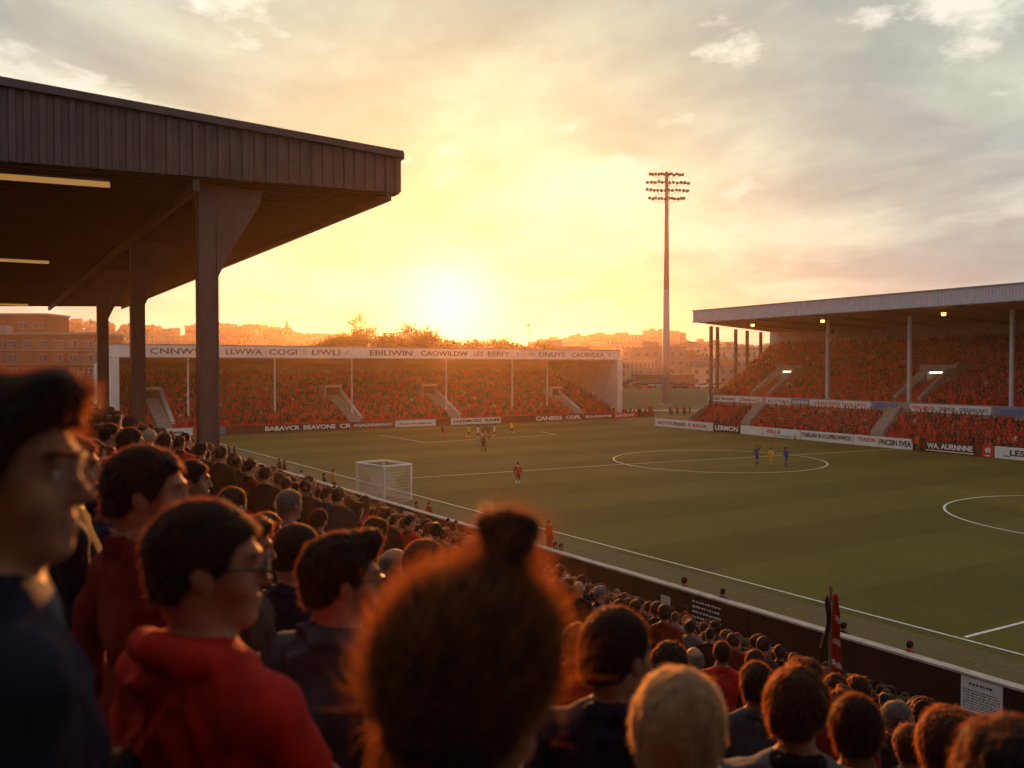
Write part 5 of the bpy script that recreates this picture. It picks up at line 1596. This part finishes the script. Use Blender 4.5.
WW = {'brick': 'red brick', 'pale': 'pale rendered', 'rust': 'rust brown', 'cream': 'cream', 'grey': 'grey'}
placed = []
def place_house(u, d, vi, where, group, yaw=None):
    a = (u - 512) / FPX
    x = d * FW[0] / math.cos(PITCH) + d * a * RT[0]; y = d * FW[1] / math.cos(PITCH) + d * a * RT[1]
    for (px_, py_) in placed:
        if (px_ - x) ** 2 + (py_ - y) ** 2 < 13 ** 2: return
    placed.append((x, y))
    kind, wall, roof, me = VAR[vi]
    o = link('house' if kind == 'gable' else 'apartment_building', me)
    o.location = (x, y, float(hill(x, y))); o.rotation_euler = (0, 0, -R(HEAD) - math.atan(a) * .5 + (r6.gauss(0, .35) if yaw is None else yaw))
    tag(o, '%s %s with %s roof %s' % (WW[wall], 'house' if kind == 'gable' else 'apartment building', {'slate': 'a dark slate', 'tile': 'a tiled', 'flat': 'a flat'}[roof], where), 'house' if kind == 'gable' else 'building', group)
for i in range(420):
    u = r6.uniform(60, 345); d = 300 + 560 * r6.random() ** .7
    if len(placed) > 95: break
    place_house(u, d, r6.choice(range(0, 9)), 'on the wooded hill behind the end stand', 'houses on the hill behind the end stand')
n0 = len(placed)
for i in range(700):
    u = r6.uniform(545, 800); d = 262 + 560 * r6.random() ** .8
    if len(placed) - n0 > 125: break
    place_house(u, d, r6.choice(range(0, 14) if d > 420 else range(5, 14)), 'on the town hillside between the two stands', 'buildings on the hillside between the stands', r6.gauss(0, .2))
# apartment block by the near canopy: windows as parts
def apartment(u0, u1, v0, d, depth, label, wall, storeys, cols, zb=0.0, setback=None):
    a, b = at_d(u0, 367, d), at_d(u1, 367, d)
    w_ = float(np.linalg.norm((b - a)[:2])); rz = math.atan2((b - a)[1], (b - a)[0])
    zt_ = EYE + (367 - v0) * d / FPX
    r_ = empty('apartment_block', (a[0], a[1], zb), rz)
    tag(r_, label, 'building')
    h = zt_ - zb
    mb = MB(); mb.box(0, w_, 0, depth, -3, h - .6); mb.build('wall', BR[wall], r_)
    mb = MB(); mb.box(-.3, w_ + .3, -.4, depth + .3, h - .597, h - .1); rf = mb.build('roof', M['concrete'], r_)
    mb = MB(); mb.box(w_ * .2, w_ * .3, 2, 5, h - .097, h + 1.6); mb.build('plant_room', BR['grey'], rf)
    for s in range(storeys):
        z = h - .9 - (s + 1) * (h - 1) / storeys + .5
        for c in range(cols):
            x = w_ * (c + .5) / cols; ww = w_ / cols * .62
            if r6.random() < .12: continue
            mb = MB()
            mb.box(x - ww / 2, x + ww / 2, -.12, -.003, z + 1.55, z + 1.7); mb.box(x - ww / 2, x + ww / 2, -.2, -.003, z - .12, z)
            for q in (-ww / 2, ww / 2 - .1, -.05): mb.box(x + q, x + q + .1, -.1, -.003, z + .003, z + 1.547)
            f_ = mb.build('window', M['frame_white'], r_)
            mb = MB(); mb.box(x - ww / 2, x + ww / 2, -.04, -.004, z + .003, z + 1.547); mb.build('pane', M['pane'], f_)
    return r_, w_, h
r_, w_, h = apartment(-40, 96, 332, 200, 14, 'long brown apartment block with rows of wide windows seen under the canopy', 'rust', 5, 9)
mb = MB()
for s in range(1, 5): mb.box(0, w_, -.35, -.21, s * (h - 1) / 5 - .1, s * (h - 1) / 5 + .12)
mb.build('floor_band', M['concrete'], r_)
apartment(-45, 47, 313, 235, 12, 'taller red brown block standing behind the long apartment block', 'brick', 6, 6)
apartment(100, 128, 352, 170, 10, 'grey service building beside the white end wall of the end stand', 'grey', 3, 3)
apartment(622, 655, 358, 285, 12, 'long pale terrace block above the parked cars, next to the end stand roof', 'pale', 3, 8, 2.5)
apartment(675, 712, 356, 292, 12, 'pale block above the parked cars beside the floodlight mast', 'cream', 3, 8, 2.5)
apartment(716, 772, 347, 300, 12, 'cream block with many windows seen between the posts of the side stand', 'pale', 4, 11, 2.5)
apartment(640, 700, 373, 276, 9, 'low rust brown terrace facing the parked cars', 'rust', 1, 14, 2.6)
# church
cp = at_d(287, 338, 640); cz = float(hill(cp[0], cp[1]))
s_ = 640 / FPX
root = empty('church', (cp[0], cp[1], cz), -R(HEAD))
tag(root, 'church with a round drum and needle spire breaking the hill skyline', 'church')
ztop = EYE + (367 - 318.5) * s_ - cz; zb = EYE + (367 - 337) * s_ - cz
mb = MB(); mb.tube((0, 0, -2), (0, 0, zb), 5.2, 5.2, 12); mb.tube((0, 0, zb + .003), (0, 0, zb + 5.5), 4.6, 4.4, 12); mb.build('tower', BR['cream'], root)
mb = MB(); mb.tube((0, 0, zb + 5.503), (0, 0, zb + 7.2), 4.9, 2.0, 12); mb.tube((0, 0, zb + 7.203), (0, 0, zb + 9.2), 1.5, 1.2, 10); mb.build('roof', RF['slate'], root)
mb = MB(); mb.tube((0, 0, zb + 9.203), (0, 0, ztop), .9, .08, 8); mb.build('spire', RF['slate'], root)
for k in range(8):
    a = k * math.pi / 4; mb = MB(); mb.box(-.5, .5, -4.75, -4.4, zb + 1.2, zb + 4.2, T=Matrix.Rotation(a, 4, 'Z')); mb.build('window', M['pane'], root)
mb = MB(); mb.box(4, 22, -4, 4, -3, zb - 2.2); mb.build('nave', BR['cream'], root)
mb = MB(); mb.prism([(-4.6, zb - 2.2), (4.6, zb - 2.2), (0, zb + 1.2)], 'x', 4.6, 22.5); mb.build('nave_roof', RF['slate'], root)
for u, vt, d in ((528, 322, 430), (652, 339, 520), (92, 320, 420)):
    p = at_d(u, 367, d); z = float(hill(p[0], p[1])) - .3
    r_ = empty('radio_mast', (p[0], p[1], z)); tag(r_, {528: 'thin mast above the end stand roof', 652: 'thin mast beside the floodlight mast', 92: 'thin mast near the roof column'}[u], 'mast')
    zt_ = EYE + (367 - vt) * d / FPX - z
    mb = MB(); mb.tube((0, 0, 0), (0, 0, zt_), .5, .18, 6); mb.build('pole', M['mast_grey'], r_)
    mb = MB(); mb.box(-.9, .9, -.3, .3, zt_ - 2.2, zt_ - 1.2); mb.build('aerial', M['mast_grey'], r_)

# parked cars in a row by the low terrace
def car_mesh():
    mb = MB()
    body = [(-2.1, .35), (2.1, .35), (2.15, .75), (1.9, .92), (1.0, .98), (-1.9, 1.0), (-2.15, .8)]
    mb.prism([(x, z) for x, z in body], 'y', -.85, .85, 0)
    cab = [(-1.7, 1.003), (.95, .985), (.35, 1.45), (-1.15, 1.48)]
    mb.prism(cab, 'y', -.74, .74, 1)
    mb.prism([(-1.18, 1.483), (.36, 1.453), (.30, 1.50), (-1.12, 1.53)], 'y', -.70, .70, 0)
    for x in (-1.3, 1.3):
        for y in (-.8, .8): mb.tube((x, y - .1, .33), (x, y + .1, .33), .33, n=12, mi=2)
    return mb
CARC = {k: mat('car_' + k, c, .35, .05, 1, spec=.5) for k, c in (('white', (.6, .6, .58)), ('red', (.4, .03, .02)), ('silver', (.35, .35, .36)), ('dark', (.03, .03, .04)))}
cm = {k: car_mesh().mesh('parked_car', [m, M['pane'], mat('tyre', (.02, .02, .02), .9, 0)]) for k, m in CARC.items()}
for row, d in enumerate((244, 256)):
    for u in np.arange(612, 745, 11.5):
        if r6.random() < .12 or (row == 0 and abs(u - 666) < 10): continue
        k = r6.choice(['red', 'silver', 'dark', 'silver', 'red', 'white'])
        p = at_d(u + r6.uniform(-2, 2), 367, d)
        o = link('parked_car', cm[k]); o.location = (p[0], p[1], float(hill(p[0], p[1])) - .12); o.rotation_euler = (0, 0, -R(HEAD) + r6.choice((0, math.pi)) + r6.gauss(0, .06))
        tag(o, '%s car parked in the %s row beyond the corner of the ground' % (k, 'front' if row == 0 else 'rear'), 'car', 'cars parked beyond the corner')

# trees
def leaf_mat(name, c, tr):
    return mat(name, c, .7, .4, .35, spec=.2, trans=(tr, .45))
LEAF = [leaf_mat('foliage_green', (.055, .07, .018), (.22, .20, .03)), leaf_mat('foliage_olive', (.07, .065, .02), (.28, .20, .03))]
BARK = mat('bark', (.07, .05, .035), .95, .3, 2)
def tree_mesh(h, spread, n_leaf, leaf, seed, mi):
    q = np.random.default_rng(seed); mb = MB(); tips = []
    th = h * .32
    mb.tube((0, 0, -.6), (0, 0, th), h * .028, h * .02, 8)
    for k in range(9):
        a = q.uniform(0, 6.28); r1 = spread * q.uniform(.45, .95); z1 = h * q.uniform(.45, .95)
        e = np.array([math.cos(a) * r1 * (1.1 - (z1 / h) ** 2 * .75), math.sin(a) * r1 * (1.1 - (z1 / h) ** 2 * .75), z1]); b = np.array([0, 0, th * q.uniform(.75, 1.0)])
        m_ = b * .5 + e * .5 + np.array([0, 0, h * .06])
        mb.tube(b, m_, h * .012, h * .008, 6); mb.tube(m_, e, h * .008, h * .003, 5)
        tips += [e, m_ * .4 + e * .6]
        for j in range(3):
            t_ = e + q.normal(size=3) * spread * .28; mb.tube(m_, t_, h * .005, h * .002, 4); tips.append(t_)
    trunk = mb
    tips = np.array(tips)
    cl = q.integers(0, len(tips), n_leaf)
    P_ = tips[cl] + q.normal(size=(n_leaf, 3)) * spread * np.array([.17, .17, .13]) * q.uniform(.5, 1.5, (n_leaf, 1))
    P_[:, 2] = np.maximum(P_[:, 2], h * .18)
    a = q.normal(size=(n_leaf, 3)); a /= np.linalg.norm(a, axis=1)[:, None]
    b = np.cross(a, q.normal(size=(n_leaf, 3))); b /= np.linalg.norm(b, axis=1)[:, None]
    s = leaf * q.uniform(.6, 1.4, (n_leaf, 1))
    V = np.stack([P_ - a * s, P_ + b * s * .55, P_ + a * s, P_ - b * s * .55], 1).reshape(-1, 3)
    F = np.arange(n_leaf * 4).reshape(-1, 4)
    return trunk.mesh('trunk', BARK), np_mesh('crown', V, F, LEAF[mi], smooth=False)
def place_tree(pr, x, y, sc_, label, group, rz=None):
    r_ = empty('tree', (x, y, float(hill(x, y)) - .1), r6.uniform(0, 6.28) if rz is None else rz)
    r_.scale = (sc_,) * 3
    tag(r_, label, 'tree', group)
    link('trunk', pr[0], r_); link('crown', pr[1], r_)
def tree_at(u, d, vt, pr, h, label, group):
    p = at_d(u, 367, d); z = float(hill(p[0], p[1]))
    place_tree(pr, p[0], p[1], (EYE + (367 - vt) * d / FPX - z) / h, label, group)
big = [tree_mesh(16, 5.6, 9000, .20, 3, 0), tree_mesh(16, 6.4, 11000, .22, 4, 1), tree_mesh(14, 5, 4200, .30, 5, 0)]
tree_at(362, 178, 325, big[0], 17.0, 'feathery open crowned tree over the end stand roof, beside the sun', None)
tree_at(411, 176, 327, big[1], 16.8, 'rounder full tree against the glare of the sun', None)
for u, d, vt in ((340, 186, 340), (385, 186, 336), (434, 190, 339), (452, 200, 343), (474, 205, 342), (497, 210, 341), (517, 214, 345), (540, 220, 344), (330, 200, 343), (426, 182, 336), (345, 205, 338)):
    tree_at(u + r6.uniform(-3, 3), d, vt, big[2], 13.2, 'low bushy tree in the line behind the end stand roof', 'trees behind the end stand')
small = [tree_mesh(9, 3.6, 1100, .42, 8, 0), tree_mesh(10, 4.0, 1300, .42, 9, 1), tree_mesh(8, 4.2, 1100, .42, 10, 0)]
for i in range(85):
    u = r6.choice((r6.uniform(60, 345), r6.uniform(540, 780))); d = 265 + 600 * r6.random() ** .6
    a = (u - 512) / FPX; p = at_d(u, 367, d)
    if any((px_ - p[0]) ** 2 + (py_ - p[1]) ** 2 < 64 for px_, py_ in placed): continue
    place_tree(r6.choice(small), p[0], p[1], r6.uniform(.6, 1.0), 'hazy tree among the roofs on the far hillside', 'trees on the far hillside')
# ---------------------------------------------------------------- the air
mb = MB(); mb.box(-560, 950, -60, 1300, -1.3, 66)
hz = mb.mesh('haze', bpy.data.materials.new('haze_air'))
hm = hz.materials[0]; hm.use_nodes = True
t = hm.node_tree; t.nodes.clear()
vo = N(t, 'ShaderNodeVolumePrincipled')
vo.inputs['Color'].default_value = (1.0, 0.74, 0.58, 1)
vo.inputs['Density'].default_value = 0.00021
vo.inputs['Anisotropy'].default_value = 0.76
oo = N(t, 'ShaderNodeOutputMaterial'); L(t, vo.outputs[0], oo.inputs['Volume'])
tag(link('haze', hz), kind='stuff')
